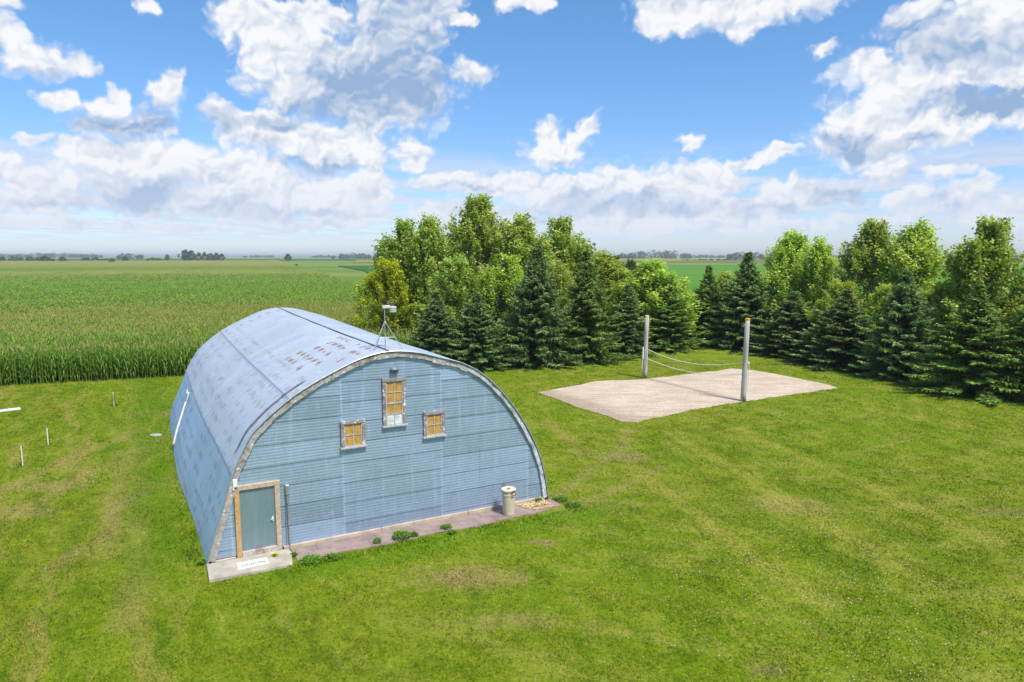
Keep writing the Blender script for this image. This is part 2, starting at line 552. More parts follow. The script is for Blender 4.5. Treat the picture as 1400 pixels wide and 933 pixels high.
# ------------------------------------------------------------------ lawn colours (shared by the sheet and the blades)
def lawn_color(t, blades):
    p = t.pos()
    x, y, z = t.sep(p)[:]
    p2 = t.comb(x, y, 0.0)
    n0 = t.noise(p2, 0.07, 3.0, 0.5)
    n1 = t.noise(p2, 0.33, 5.0, 0.62, 0.6)
    n2 = t.noise(p2, 1.7, 5.0, 0.68)
    n3 = t.noise(p2, 9.0, 4.0, 0.7)
    green = t.mix(t.step(n2, 0.28, 0.72), (0.078, 0.130, 0.005), (0.175, 0.252, 0.011))
    green = t.mix(t.step(n1, 0.40, 0.66, 0.0, 0.65), green, (0.205, 0.248, 0.022))
    green = t.mix(t.step(n0, 0.40, 0.62, 0.0, 0.45), green, (0.125, 0.230, 0.005))
    # mower passes: long streaks that run round the sand court
    cx, cy = t.math('SUBTRACT', x, 10.5), t.math('SUBTRACT', y, 45.0)
    rad = t.math('SQRT', t.math('ADD', t.math('MULTIPLY', cx, cx), t.math('MULTIPLY', cy, cy)))
    ang = t.math('ARCTAN2', cx, cy)
    st = t.noise(t.comb(t.math('MULTIPLY', rad, 0.95), t.math('MULTIPLY', ang, 5.0), 0.0), 1.0, 5.0, 0.68)
    right = t.step(x, -6.0, 3.0)
    green = t.mix(t.math('MULTIPLY', t.step(st, 0.47, 0.66, 0.0, 0.5), right), green, (0.290, 0.295, 0.070))
    green = t.mix(t.math('MULTIPLY', t.step(st, 0.46, 0.30, 0.0, 0.45), right), green, (0.085, 0.165, 0.008))
    # and on the left, tracks that follow the barn
    dxn = t.math('ADD', x, -BARN_A.x)
    dyn = t.math('ADD', y, -BARN_A.y)
    bs_ = t.math('ADD', t.math('MULTIPLY', dxn, _c), t.math('MULTIPLY', dyn, _s))
    by_ = t.math('ADD', t.math('MULTIPLY', dxn, -_s), t.math('MULTIPLY', dyn, _c))
    wob = t.math('MULTIPLY', t.math('SUBTRACT', t.noise(p2, 0.16, 2.0), 0.5), 3.4)
    lft = t.noise(t.comb(t.math('MULTIPLY', t.math('ADD', bs_, wob), 1.05), t.math('MULTIPLY', by_, 0.10), 4.0), 1.0, 4.0, 0.62)
    lm = t.step(bs_, 1.0, -1.0)
    green = t.mix(t.math('MULTIPLY', t.step(lft, 0.50, 0.66, 0.0, 0.75), lm), green, (0.245, 0.235, 0.060))
    green = t.mix(t.math('MULTIPLY', t.step(lft, 0.46, 0.34, 0.0, 0.5), lm), green, (0.075, 0.150, 0.008))
    # worn places
    for (px, py, rx, ry, col, k) in (
            (640, 790, 1.9, 0.75, (0.27, 0.215, 0.095), 0.85), (745, 742, 0.60, 0.25, (0.23, 0.175, 0.09), 0.9), (700, 850, 1.6, 0.5, (0.25, 0.235, 0.075), 0.7),
            (855, 625, 1.2, 0.9, (0.27, 0.22, 0.12), 0.7), (800, 690, 2.4, 0.8, (0.24, 0.22, 0.07), 0.5), (1075, 690, 2.2, 1.0, (0.31, 0.27, 0.11), 0.55),
            (60, 665, 2.2, 0.7, (0.27, 0.23, 0.10), 0.7), (35, 700, 1.3, 0.8, (0.25, 0.21, 0.09), 0.6), (200, 615, 0.7, 1.4, (0.24, 0.22, 0.10), 0.6), (185, 680, 0.5, 2.6, (0.24, 0.215, 0.09), 0.7),
            (208, 603, 0.6, 0.4, (0.27, 0.19, 0.10), 0.9), (1050, 915, 0.5, 0.35, (0.24, 0.2, 0.10), 0.5), (215, 565, 2.2, 1.0, (0.25, 0.22, 0.09), 0.6), (1370, 700, 1.5, 0.7, (0.3, 0.25, 0.11), 0.5),
            (100, 760, 0.5, 2.0, (0.25, 0.2, 0.09), 0.5)):
        c = gnd(px, py)
        v = t.vmath('MULTIPLY_ADD', p2, (1 / rx, 1 / ry, 0), (-c.x / rx, -c.y / ry, 0))
        d = t.math('ADD', t.vmath('LENGTH', v), t.math('MULTIPLY', t.math('SUBTRACT', t.noise(p2, 2.2, 6.0, 0.75), 0.5), 3.6))
        green = t.mix(t.step(d, 1.25, 0.1, 0.0, k), green, col)
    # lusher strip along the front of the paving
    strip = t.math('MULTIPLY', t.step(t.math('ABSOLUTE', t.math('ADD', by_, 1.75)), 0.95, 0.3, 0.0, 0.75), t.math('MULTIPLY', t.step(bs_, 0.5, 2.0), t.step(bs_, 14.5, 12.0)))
    def track(px0, py0, px1, py1, w, col, k):
        a_, b_ = gnd(px0, py0), gnd(px1, py1)
        m_, ax = (a_ + b_) / 2, (b_ - a_)
        L = ax.length / 2
        ax.normalize()
        nx = Vector((-ax.y, ax.x, 0))
        q = t.vmath('SUBTRACT', p2, tuple(m_))
        al_ = t.math('MAXIMUM', t.math('SUBTRACT', t.math('ABSOLUTE', t.vmath('DOT_PRODUCT', q, tuple(ax))), L), 0.0)
        ac_ = t.vmath('DOT_PRODUCT', q, tuple(nx))
        d = t.vmath('LENGTH', t.comb(al_, ac_, 0.0))
        d = t.math('ADD', t.math('DIVIDE', d, w), t.math('MULTIPLY', t.math('SUBTRACT', t.noise(p2, 1.3, 6.0, 0.75), 0.5), 3.0))
        return t.mix(t.step(d, 1.3, 0.1, 0.0, k), green, col)

    for a in ((20, 705, 110, 652), (110, 652, 190, 620), (10, 668, 85, 632), (85, 632, 170, 598), (170, 598, 236, 562)):
        green = track(*a, 0.42, (0.275, 0.240, 0.085), 0.6)
    for a in ((168, 618, 150, 760), (197, 612, 190, 760), (190, 760, 165, 860), (745, 690, 850, 612), (775, 702, 905, 640), (850, 612, 860, 586), (800, 625, 748, 575)):
        green = track(*a, 0.40, (0.245, 0.220, 0.075), 0.52)
    for a in ((880, 600, 1180, 790), (960, 590, 1290, 770), (1000, 690, 1290, 860), (820, 720, 980, 880), (1060, 600, 1390, 700)):
        green = track(*a, 0.55, (0.100, 0.180, 0.007), 0.5)
    for a in ((920, 595, 1240, 780), (1010, 588, 1370, 745), (860, 640, 1130, 830)):
        green = track(*a, 0.50, (0.315, 0.310, 0.065), 0.4)
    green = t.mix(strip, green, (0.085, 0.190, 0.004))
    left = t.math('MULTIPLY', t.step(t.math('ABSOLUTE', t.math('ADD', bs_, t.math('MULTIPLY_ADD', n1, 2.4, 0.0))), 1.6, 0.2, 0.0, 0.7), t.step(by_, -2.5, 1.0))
    green = t.mix(left, green, (0.085, 0.180, 0.005))  # shade along the barn's left side put into the grass colour
    green = t.mix(1.0, green, (0.95, 0.90, 0.82), 'MULTIPLY')
    if blades:
        ti = attr(t, 'tint')
        green = t.mix(1.0, green, t.ramp(ti, [(0.0, (0.55, 0.62, 0.5)), (0.45, (0.92, 0.95, 0.9)), (0.9, (1.25, 1.15, 1.2)), (1.0, (1.8, 1.4, 2.8))]), 'MULTIPLY')
    # mown lines: combed along the mower's way
    ga, gb = gnd(880, 600), gnd(1180, 790)
    mx_ = (gb - ga).normalized()
    ml, mc = t.vmath('DOT_PRODUCT', p2, tuple(mx_)), t.vmath('DOT_PRODUCT', p2, (-mx_.y, mx_.x, 0.0))
    wobm = t.math('MULTIPLY', t.noise(p2, 0.12, 3.0), 5.0)
    comb1 = t.noise(t.comb(t.math('MULTIPLY', ml, 0.42), t.math('MULTIPLY', t.math('ADD', mc, wobm), 1.5), 2.0), 1.0, 5.0, 0.7)
    comb2 = t.noise(t.comb(t.math('MULTIPLY', by_, 0.40), t.math('MULTIPLY', t.math('ADD', bs_, wobm), 1.5), 7.0), 1.0, 5.0, 0.7)
    cb = t.math('ADD', t.math('MULTIPLY', comb1, right), t.math('MULTIPLY', comb2, t.math('SUBTRACT', 1.0, right)))
    green = t.mix(t.step(cb, 0.52, 0.68, 0.0, 0.52), green, (0.245, 0.250, 0.050))
    green = t.mix(t.step(cb, 0.47, 0.33, 0.0, 0.62), green, (0.060, 0.118, 0.004))
    # a close, irregular mix of dead thatch and fresh growth
    n4 = t.noise(p2, 3.6, 6.0, 0.75, 0.4)
    green = t.mix(t.step(n4, 0.50, 0.68, 0.0, 0.42), green, (0.205, 0.220, 0.035))
    green = t.mix(t.step(n4, 0.47, 0.33, 0.0, 0.60), green, (0.055, 0.115, 0.005))
    if not blades:
        green = t.mix(1.0, green, t.mix(t.step(n3, 0.3, 0.7), (0.72, 0.76, 0.7), (1.22, 1.16, 1.2)), 'MULTIPLY')
    return green, n2, n3


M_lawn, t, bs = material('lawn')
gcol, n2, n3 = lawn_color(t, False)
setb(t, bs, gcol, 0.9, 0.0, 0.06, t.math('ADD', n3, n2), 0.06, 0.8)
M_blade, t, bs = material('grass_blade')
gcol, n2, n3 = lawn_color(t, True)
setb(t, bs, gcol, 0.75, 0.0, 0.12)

M_soil, t, bs = material('field_ground')
p = t.pos()
nf = t.noise(p, 0.004, 4.0, 0.5)
nf2 = t.noise(t.vmath('MULTIPLY', p, (0.003, 0.02, 1.0)), 1.0, 4.0, 0.6)
col = t.mix(t.step(nf, 0.4, 0.6), (0.100, 0.175, 0.030), (0.140, 0.210, 0.040))
col = t.mix(t.step(nf2, 0.5, 0.62), col, (0.21, 0.225, 0.075))
setb(t, bs, col, 0.95, 0.0, 0.03)

# one ground sheet out past the horizon
S = 14000.0
g = poly_sheet('ground', [(-S, -3000), (S, -3000), (S, S), (-S, S)], 0.0, M_soil)
tag(g, kind='structure')


# corn rows start at this line, left of and behind the barn
CORN0, CORN1 = Vector((-36.0, 46.7, 0)), Vector((-24.9, 50.7, 0))
cd = (CORN1 - CORN0).normalized()
cn = Vector((-cd.y, cd.x, 0))
CE = CORN0 + cd * 42.0           # right end of the corn's front edge, hidden behind the spruces
CS = CORN0 - cd * 80.0
lawn_pts = [(CS.x, CS.y), (CE.x, CE.y), (CE.x + 1, CE.y + 13), (12, 80), (34, 84), (52, 60), (64, 44), (80, 20), (70, -30), (-90, -30)]
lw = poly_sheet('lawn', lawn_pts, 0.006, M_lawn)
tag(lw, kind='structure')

# ------------------------------------------------------------------ sand court
M_sand, t, bs = material('sand')
p = t.pos()
s1 = t.noise(p, 0.5, 5.0, 0.6)
s2 = t.noise(p, 4.0, 5.0, 0.7)
rk = t.noise(t.vmath('MULTIPLY', p, (0.35, 2.6, 1.0)), 1.0, 4.0, 0.6)
col = t.mix(t.step(s1, 0.35, 0.65), (0.54, 0.43, 0.345), (0.64, 0.53, 0.435))
col = t.mix(t.step(rk, 0.5, 0.64, 0, 0.5), col, (0.40, 0.325, 0.25))
# the raked-up, damper end nearest the barn, and the dip under the net
pl, pr = gnd(735, 537), gnd(862, 578)
e = (pr - pl).normalized()
nrm = Vector((-e.y, e.x, 0))
off = t.math('ADD', t.vmath('DOT_PRODUCT', p, tuple(nrm)), -pl.dot(nrm))
off = t.math('ADD', off, t.math('MULTIPLY', t.math('SUBTRACT', t.noise(p, 0.7, 4.0, 0.65), 0.5), 3.0))
col = t.mix(t.step(off, 2.2, 0.4, 0, 0.75), col, (0.36, 0.275, 0.205))
P1, P2 = Vector((9.86, 49.94, 0)), Vector((14.4, 41.73, 0))
e2 = (P2 - P1).normalized()
nr2 = Vector((-e2.y, e2.x, 0))
of2 = t.math('ABSOLUTE', t.math('ADD', t.vmath('DOT_PRODUCT', p, tuple(nr2)), t.math('MULTIPLY_ADD', t.noise(p, 0.6, 3.0), 0.7, -P1.dot(nr2) - 0.35)))
col = t.mix(t.step(of2, 0.45, 0.1, 0, 0.55), col, (0.37, 0.29, 0.225))
setb(t, bs, col, 0.95, 0.0, 0.05, t.math('ADD', t.math('MULTIPLY', rk, 1.5), s2), 0.22, 0.9)
sand_px = [(735, 537), (760, 546), (792, 558), (828, 569), (850, 577), (872, 578), (893, 572), (915, 568), (945, 561), (985, 554), (1016, 549.5), (1060, 543), (1105, 537), (1146, 531),
           (1125, 525), (1095, 519), (1060, 512), (1030, 507), (1000, 504.5), (985, 507), (950, 511), (915, 515.5), (880, 519), (845, 520.5), (815, 522), (800, 525), (775, 530)]
base = [gnd(*q) for q in sand_px]
sp = []
for i in range(len(base)):
    a, b = base[i], base[(i + 1) % len(base)]
    k = max(2, int((b - a).length / 0.5))
    for j in range(k):
        q = a.lerp(b, j / k)
        sp.append((q.x + random.gauss(0, .035), q.y + random.gauss(0, .05)))
SAND = sp
sand = poly_sheet('sand', sp, 0.03, M_sand, 0.03)
tag(sand, kind='structure')


def inside(px_, py_, poly):
    """vectorised point in polygon"""
    r = np.zeros(px_.shape, dtype=bool)
    n = len(poly)
    for i in range(n):
        x0, y0 = poly[i][:2]
        x1, y1 = poly[(i + 1) % n][:2]
        if y0 == y1:
            continue
        c = ((y0 > py_) != (y1 > py_)) & (px_ < (x1 - x0) * (py_ - y0) / (y1 - y0) + x0)
        r ^= c
    return r


# ------------------------------------------------------------------ grass blades on the lawn in the near half of the view
def make_grass():
    n = 560000
    u = rng.random(n)
    y = 12.5 * (58 / 12.5) ** u                     # denser near the camera
    x = (rng.random(n) * 2 - 1) * (y * 0.80 + 1.5)
    s, b = to_barn(x, y)
    keep = ~((s > -0.12) & (s < BW + 0.1) & (b > -1.15) & (b < BL + 0.1)) & ~inside(x, y, SAND)
    keep &= ((x - CORN0.x) * cn.x + (y - CORN0.y) * cn.y) < 0.3
    keep &= ~((s > 10.5) & (s < 11.75) & (b > -1.3) & (b < 0))
    # tufts where the mower missed and thin places elsewhere
    ph = np.sin(x * 1.9 + 1.3 * np.sin(y * 1.1)) * np.sin(y * 1.7 + 1.1 * np.sin(x * 0.9))
    keep &= rng.random(n) < 0.62 + 0.38 * ph
    x, y, s, b = x[keep], y[keep], s[keep], b[keep]
    n = len(x)
    h = rng.uniform(0.02, 0.055, n) * (1 + 0.012 * y)
    edge = (np.abs(b + 1.3) < 0.3) & (s > 2) & (s < 12) | (np.abs(s + 0.3) < 0.3) & (b > 0) & (b < BL)
    h = np.where(edge, h * 2.0, h)
    w = rng.uniform(0.008, 0.017, n) * (0.6 + 0.03 * y)
    a = rng.random(n) * 2 * np.pi
    lean = rng.uniform(0.3, 1.3, n) * h
    la = rng.random(n) * 2 * np.pi
    V = np.zeros((n, 3, 3))
    V[:, 0] = np.stack([x - w * np.cos(a), y - w * np.sin(a), np.full(n, 0.004)], -1)
    V[:, 1] = np.stack([x + w * np.cos(a), y + w * np.sin(a), np.full(n, 0.004)], -1)
    V[:, 2] = np.stack([x + lean * np.cos(la), y + lean * np.sin(la), h], -1)
    me = np_mesh('grass', V, 3, rng.random(n))
    o = link('grass', me, M_blade)
    tag(o, kind='stuff')


make_grass()

# white clover heads in drifts on the right of the lawn
M_clover = simple('clover_head', (0.62, 0.62, 0.50), 0.8, 0, 0.2)


def make_clover():
    pts = []
    drifts = [(1000, 755, 2.4, 26), (960, 790, 2.2, 24), (1160, 745, 1.8, 30), (1060, 770, 2.6, 26), (1270, 800, 1.8, 40), (1230, 850, 1.9, 40), (1200, 900, 1.6, 40), (1120, 840, 2.0, 26), (1060, 740, 2.2, 22), (1330, 770, 2.5, 24),
              (1150, 708, 1.2, 30), (980, 830, 1.6, 18), (1290, 890, 1.5, 22), (1100, 790, 1.8, 20), (45, 660, 1.0, 26), (130, 655, 0.7, 14), (780, 680, 0.8, 14), (900, 700, 2.5, 14), (1180, 660, 3.5, 18)]
    for (px, py, r, k) in drifts:
        c = gnd(px, py)
        for _ in range(k * 2):
            pts.append((c.x + random.gauss(0, r), c.y + random.gauss(0, r * 0.8)))
    V = []
    for (x, y) in pts:
        r = random.uniform(0.010, 0.018)
        z = random.uniform(0.05, 0.09)
        top, bot = (x, y, z + r), (x, y, z - r)
        ring = [(x + r * math.cos(k * math.pi / 2), y + r * math.sin(k * math.pi / 2), z) for k in range(4)]
        for k in range(4):
            V += [ring[k], ring[(k + 1) % 4], top, ring[(k + 1) % 4], ring[k], bot]
    me = np_mesh('clover_flowers', np.array(V), 3)
    tag(link('clover_flowers', me, M_clover), kind='stuff')


make_clover()

# ------------------------------------------------------------------ fields
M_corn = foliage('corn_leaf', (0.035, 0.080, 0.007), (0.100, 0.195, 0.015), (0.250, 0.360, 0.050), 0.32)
M_tassel = simple('corn_tassel', (0.37, 0.34, 0.11), 0.9, 0, 0.25, 1.0, 0.1)


def band(d, x):
    """share of tasselled (tan) plants at depth d behind the corn's edge, 0..1: the field shows tan and green bands"""
    wv = 10 * np.sin(x * 0.02) + 5 * np.sin(x * 0.07 + 2)
    dd = d + wv * 0.5
    return np.clip(0.10 + 0.9 * np.exp(-((dd - 32) / 17) ** 2) + 0.6 * np.exp(-((dd - 12) / 5) ** 2) + 0.6 * np.clip((dd - 140) / 60, 0, 1), 0, 1)


def corn_points():
    out = []
    # (depth from, depth to, along from, along to, row gap, plant gap)
    for (d0, d1, a0, a1, rg, pg) in ((0.0, 9.0, -22, 34, 0.76, 0.19), (9.0, 45.0, -32, 42, 0.76, 0.30), (45.0, 120.0, -80, 42, 1.3, 0.55), (120.0, 240.0, -150, 40, 2.8, 1.1)):
        for i in range(int((d1 - d0) / rg)):
            d = d0 + i * rg
            a = np.arange(a0, a1, pg)
            a = a + rng.uniform(-0.3, 0.3, len(a)) * pg
            dd = d + rng.uniform(-0.08, 0.08, len(a)) * (1 + d / 50)
            x = CORN0.x + cd.x * a + cn.x * dd
            y = CORN0.y + cd.y * a + cn.y * dd
            ok = (x < -6.0 - 0.215 * (y - 60) + 1.0) & (rng.random(len(a)) < np.clip((250 - dd) / 120, 0.05, 1))
            out.append(np.stack([x, y, dd, np.full(len(a), pg)], -1)[ok])
    return np.concatenate(out)


def make_corn():
    P_ = corn_points()
    n = len(P_)
    x, y, d, pg = P_.T
    hgt = 2.35 + 0.25 * rng.standard_normal(n) * 0.5 + 0.12 * np.sin(x * 0.35) + 0.10 * np.sin(y * 0.6 + x * 0.2)
    near = d < 9.0
    big = np.where(d < 45, 1.0, np.where(d < 120, 2.0, 4.0))
    Q, TI = [], []

    def leaf(i, z0, ang, length, width, rise, droop, segs, tint):
        """arching blade as quads for the plants i (arrays)"""
        dxy = np.stack([np.cos(ang), np.sin(ang)], -1)
        sd_ = np.stack([-np.sin(ang), np.cos(ang)], -1)
        prev = None
        for k in range(segs + 1):
            f = k / segs
            r = length * (f - 0.12 * f * f)
            z = z0 + rise * (f * 1.9 - f * f * 1.0) - droop * f ** 2.6
            wd = width * (0.55 + 0.9 * f) * (1 - f ** 3) + 0.006
            cx_, cy_ = x[i] + dxy[:, 0] * r, y[i] + dxy[:, 1] * r
            L = np.stack([cx_ - sd_[:, 0] * wd, cy_ - sd_[:, 1] * wd, z], -1)
            Rr = np.stack([cx_ + sd_[:, 0] * wd, cy_ + sd_[:, 1] * wd, z + wd * 0.25], -1)
            if prev is not None:
                Q.append(np.stack([prev[0], prev[1], Rr, L], 1))
                TI.append(tint)
            prev = (L, Rr)

    allp = np.arange(n)
    ni = np.where(near)[0]
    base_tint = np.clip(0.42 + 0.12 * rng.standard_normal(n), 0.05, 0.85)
    # stalks of the near rows
    for k in range(2):
        a = k * math.pi / 2 + 0.3
        w = 0.017
        b0 = np.stack([x[ni] - w * math.cos(a), y[ni] - w * math.sin(a), np.zeros(len(ni))], -1)
        b1 = np.stack([x[ni] + w * math.cos(a), y[ni] + w * math.sin(a), np.zeros(len(ni))], -1)
        t1 = b1 + np.stack([0 * hgt[ni], 0 * hgt[ni], hgt[ni] * 0.9], -1)
        t0 = b0 + np.stack([0 * hgt[ni], 0 * hgt[ni], hgt[ni] * 0.9], -1)
        Q.append(np.stack([b0, b1, t1, t0], 1))
        TI.append(np.full(len(ni), 0.85))
    plane = rng.random(n) * np.pi
    for k in range(11):                                  # leaves of near plants, in two opposite ranks
        f = 0.14 + 0.80 * k / 10
        ang = plane[ni] + (k % 2) * np.pi + rng.normal(0, 0.35, len(ni))
        L = rng.uniform(0.55, 0.85, len(ni)) * (0.65 + 0.7 * f * (1.45 - f))
        rise = rng.uniform(0.20, 0.42, len(ni))
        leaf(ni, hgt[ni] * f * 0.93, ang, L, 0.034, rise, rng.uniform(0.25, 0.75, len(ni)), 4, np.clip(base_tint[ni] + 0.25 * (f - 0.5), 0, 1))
    fi = np.where(~near)[0]
    for k in range(5):                                   # upper leaves of the plants behind
        f = 0.66 + 0.31 * k / 4
        ang = plane[fi] + (k % 2) * np.pi + rng.normal(0, 0.5, len(fi))
        L = rng.uniform(0.45, 0.75, len(fi)) * np.minimum(big[fi], 2.4)
        leaf(fi, hgt[fi] * f * 0.95, ang, L, 0.042 * np.minimum(big[fi], 3.0)[:, None].ravel(), rng.uniform(0.18, 0.4, len(fi)), rng.uniform(0.15, 0.55, len(fi)), 2,
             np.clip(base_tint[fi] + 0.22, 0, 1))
    V = np.concatenate(Q)
    T = np.concatenate(TI)
    me = np_mesh('corn_crop', V.reshape(-1, 3), 4, T)
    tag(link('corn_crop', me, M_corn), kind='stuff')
    # tassels
    m = rng.random(n) < np.where(d < 3.0, 0.55, band(d, x))
    ti = np.where(m)[0]
    T_ = []
    for k in range(5):
        a = rng.random(len(ti)) * 2 * np.pi
        sp_ = rng.uniform(0.03, 0.16, len(ti)) * (0 if k == 0 else 1) * np.sqrt(big[ti])
        w = 0.016 * big[ti] * (1.5 if k == 0 else 1)
        b = np.stack([x[ti], y[ti], hgt[ti] * 0.93], -1)
        tip = b + np.stack([np.cos(a) * sp_, np.sin(a) * sp_, rng.uniform(0.22, 0.36, len(ti))], -1)
        sx = np.stack([-np.sin(a) * w, np.cos(a) * w, 0 * w], -1)
        T_.append(np.stack([b - sx, b + sx, tip + sx * 0.7, tip - sx * 0.7], 1))
    me = np_mesh('corn_tassels', np.concatenate(T_).reshape(-1, 3), 4)
    tag(link('corn_tassels', me, M_tassel), kind='stuff')


make_corn()

# the closed canopy under and behind those plants
M_canopy, t, bs = material('corn_canopy')
p = t.pos()
depth = t.math('ADD', t.vmath('DOT_PRODUCT', p, tuple(cn)), -CORN0.dot(cn))
w_ = t.math('MULTIPLY', t.math('SUBTRACT', t.noise(p, 0.012, 3.0, 0.5), 0.5), 46.0)
dd = t.math('ADD', depth, w_)
bandm = t.ramp(t.step(dd, 0.0, 560.0, smooth=False), [(0.0, (0.15,) * 3), (0.04, (0.8,) * 3), (0.075, (0.8,) * 3), (0.11, (0.15,) * 3), (0.2, (0.08,) * 3), (0.29, (0.5,) * 3), (0.36, (0.3,) * 3), (0.48, (0.65,) * 3), (0.62, (0.35,) * 3), (1.0, (0.7,) * 3)])
fine = t.noise(t.vmath('MULTIPLY', p, (0.7, 0.7, 0.7)), 1.0, 5.0, 0.7)
str_ = t.noise(t.comb(t.math('MULTIPLY', t.vmath('DOT_PRODUCT', p, tuple(cd)), 0.012), t.math('MULTIPLY', depth, 0.10), 0.0), 1.0, 4.0, 0.6)
mask = t.math('ADD', t.vmath('DOT_PRODUCT', bandm, (0.34, 0.33, 0.33)), t.math('MULTIPLY', t.math('SUBTRACT', t.math('ADD', fine, str_), 1.0), 1.1))
col = t.mix(t.step(mask, 0.2, 0.8), (0.085, 0.170, 0.018), (0.215, 0.215, 0.060))
# wheelings: pairs of thin dark lines running away from the camera
al = t.vmath('DOT_PRODUCT', p, (0.93, 0.36, 0.0))
wl = t.math('ABSOLUTE', t.math('SUBTRACT', t.math('FRACT', t.math('DIVIDE', t.math('ADD', al, t.math('MULTIPLY', t.noise(p, 0.02, 2.0), 6.0)), 46.0)), 0.5))
wl2 = t.math('ABSOLUTE', t.math('SUBTRACT', wl, 0.035))
col = t.mix(t.step(wl2, 0.018, 0.004, 0, 0.35), col, (0.050, 0.105, 0.014))
setb(t, bs, col, 0.9, 0.0, 0.04, fine, 0.6, 0.9)


def canopy():
    us = np.linspace(-1, 1, 260)
    ds = np.concatenate([np.linspace(1.2, 60, 60), 60 * (1100 / 60) ** (np.arange(1, 190) / 189)])
    U, D = np.meshgrid(us, ds)
    a_l = np.where(D < 20, -55, -55 - (D - 20) * 1.05)      # reaches past the left edge of the view at every depth
    # right edge follows the boundary to the bean field
    xr = -7.0 - 0.215 * (CORN0.y + D - 60) - 0.02 * D * np.clip((D - 180) / 400, 0, 1)
    a_r = np.minimum((xr - CORN0.x - cn.x * D) / cd.x, 41.5)
    A_ = a_l + (a_r - a_l) * (U + 1) / 2
    X = CORN0.x + cd.x * A_ + cn.x * D
    Y = CORN0.y + cd.y * A_ + cn.y * D
    low = np.where(D < 240, 1.75, 2.15) + 0.18 * np.sin(X * 0.9 + np.sin(Y * 0.7)) * np.sin(Y * 0.8) * (D < 400) + rng.normal(0, 0.10, X.shape)
    low[0, :] = 0.3
    low[1, :] = 1.2
    low[-1, :] = 0.0
    low[:, -1] = 0.0
    low[:, 0] = 0.0
    me = grid_mesh('corn_canopy', X, Y, low)
    tag(link('corn_canopy', me, M_canopy), kind='stuff')


canopy()

# soybeans, bright and even, behind the trees on the right and in a far strip on the left
M_beans, t, bs = material('bean_field')
p = t.pos()
r1 = t.noise(t.vmath('MULTIPLY', p, (0.010, 0.05, 1.0)), 1.0, 4.0, 0.6)
r2 = t.noise(p, 0.8, 4.0, 0.7)
col = t.mix(t.step(r1, 0.38, 0.62), (0.062, 0.170, 0.016), (0.100, 0.225, 0.024))
col = t.mix(t.step(r2, 0.35, 0.7, 0, 0.3), col, (0.045, 0.12, 0.012))
setb(t, bs, col, 0.85, 0.0, 0.05, r2, 0.3, 0.7)
M_beans2 = simple('dark_bean_field', (0.045, 0.125, 0.016), 0.9, 0, 0.25, 0.05, 0.05)
M_wheat, t, bs = material('wheat_field')
p = t.pos()
r1 = t.noise(t.vmath('MULTIPLY', p, (0.006, 0.03, 1.0)), 1.0, 4.0, 0.6)
setb(t, bs, t.mix(r1, (0.34, 0.33, 0.13), (0.46, 0.40, 0.20)), 0.95, 0.0, 0.03)
M_strip, t, bs = material('pasture')
p = t.pos()
r1 = t.noise(t.vmath('MULTIPLY', p, (0.008, 0.03, 1.0)), 1.0, 5.0, 0.65)
setb(t, bs, t.mix(t.step(r1, 0.35, 0.65), (0.085, 0.165, 0.035), (0.25, 0.235, 0.09)), 0.95, 0.0, 0.03)


def field(name, pts, z, mat):
    tag(poly_sheet(name, pts, z, mat, z), kind='structure')


field('bean_field', [(-5, 84), (-30, 262), (-20, 400), (-10, 620), (60, 640), (420, 660), (760, 560), (700, 60), (150, 40), (66, 52), (54, 66), (36, 90), (12, 88)], 0.55, M_beans)
field('clover_field', [(-34, 262), (-52, 262), (-86, 400), (-154, 605), (-14, 620), (-24, 400)], 0.45, M_beans2)
field('pasture', [(-155, 625), (60, 655), (420, 680), (780, 585), (1100, 800), (500, 900), (60, 840), (-180, 760)], 0.30, M_strip)
field('corn_field', [(-180, 780), (60, 860), (520, 920), (1150, 830), (1900, 1500), (700, 1900), (-100, 1700), (-260, 1150)], 2.2, M_canopy)
field('wheat_field', [(-2600, 2350), (-700, 2500), (-600, 2800), (-2600, 2700)], 0.9, M_wheat)
field('wheat_field', [(200, 2300), (1900, 2100), (2100, 2400), (260, 2650)], 0.9, M_wheat)
field('bean_field', [(-1200, 1320), (-300, 1230), (-130, 1900), (-1500, 2100)], 0.5, M_beans2)
field('pasture', [(-1180, 1205), (-300, 1180), (-300, 1225), (-1200, 1310)], 0.3, M_strip)

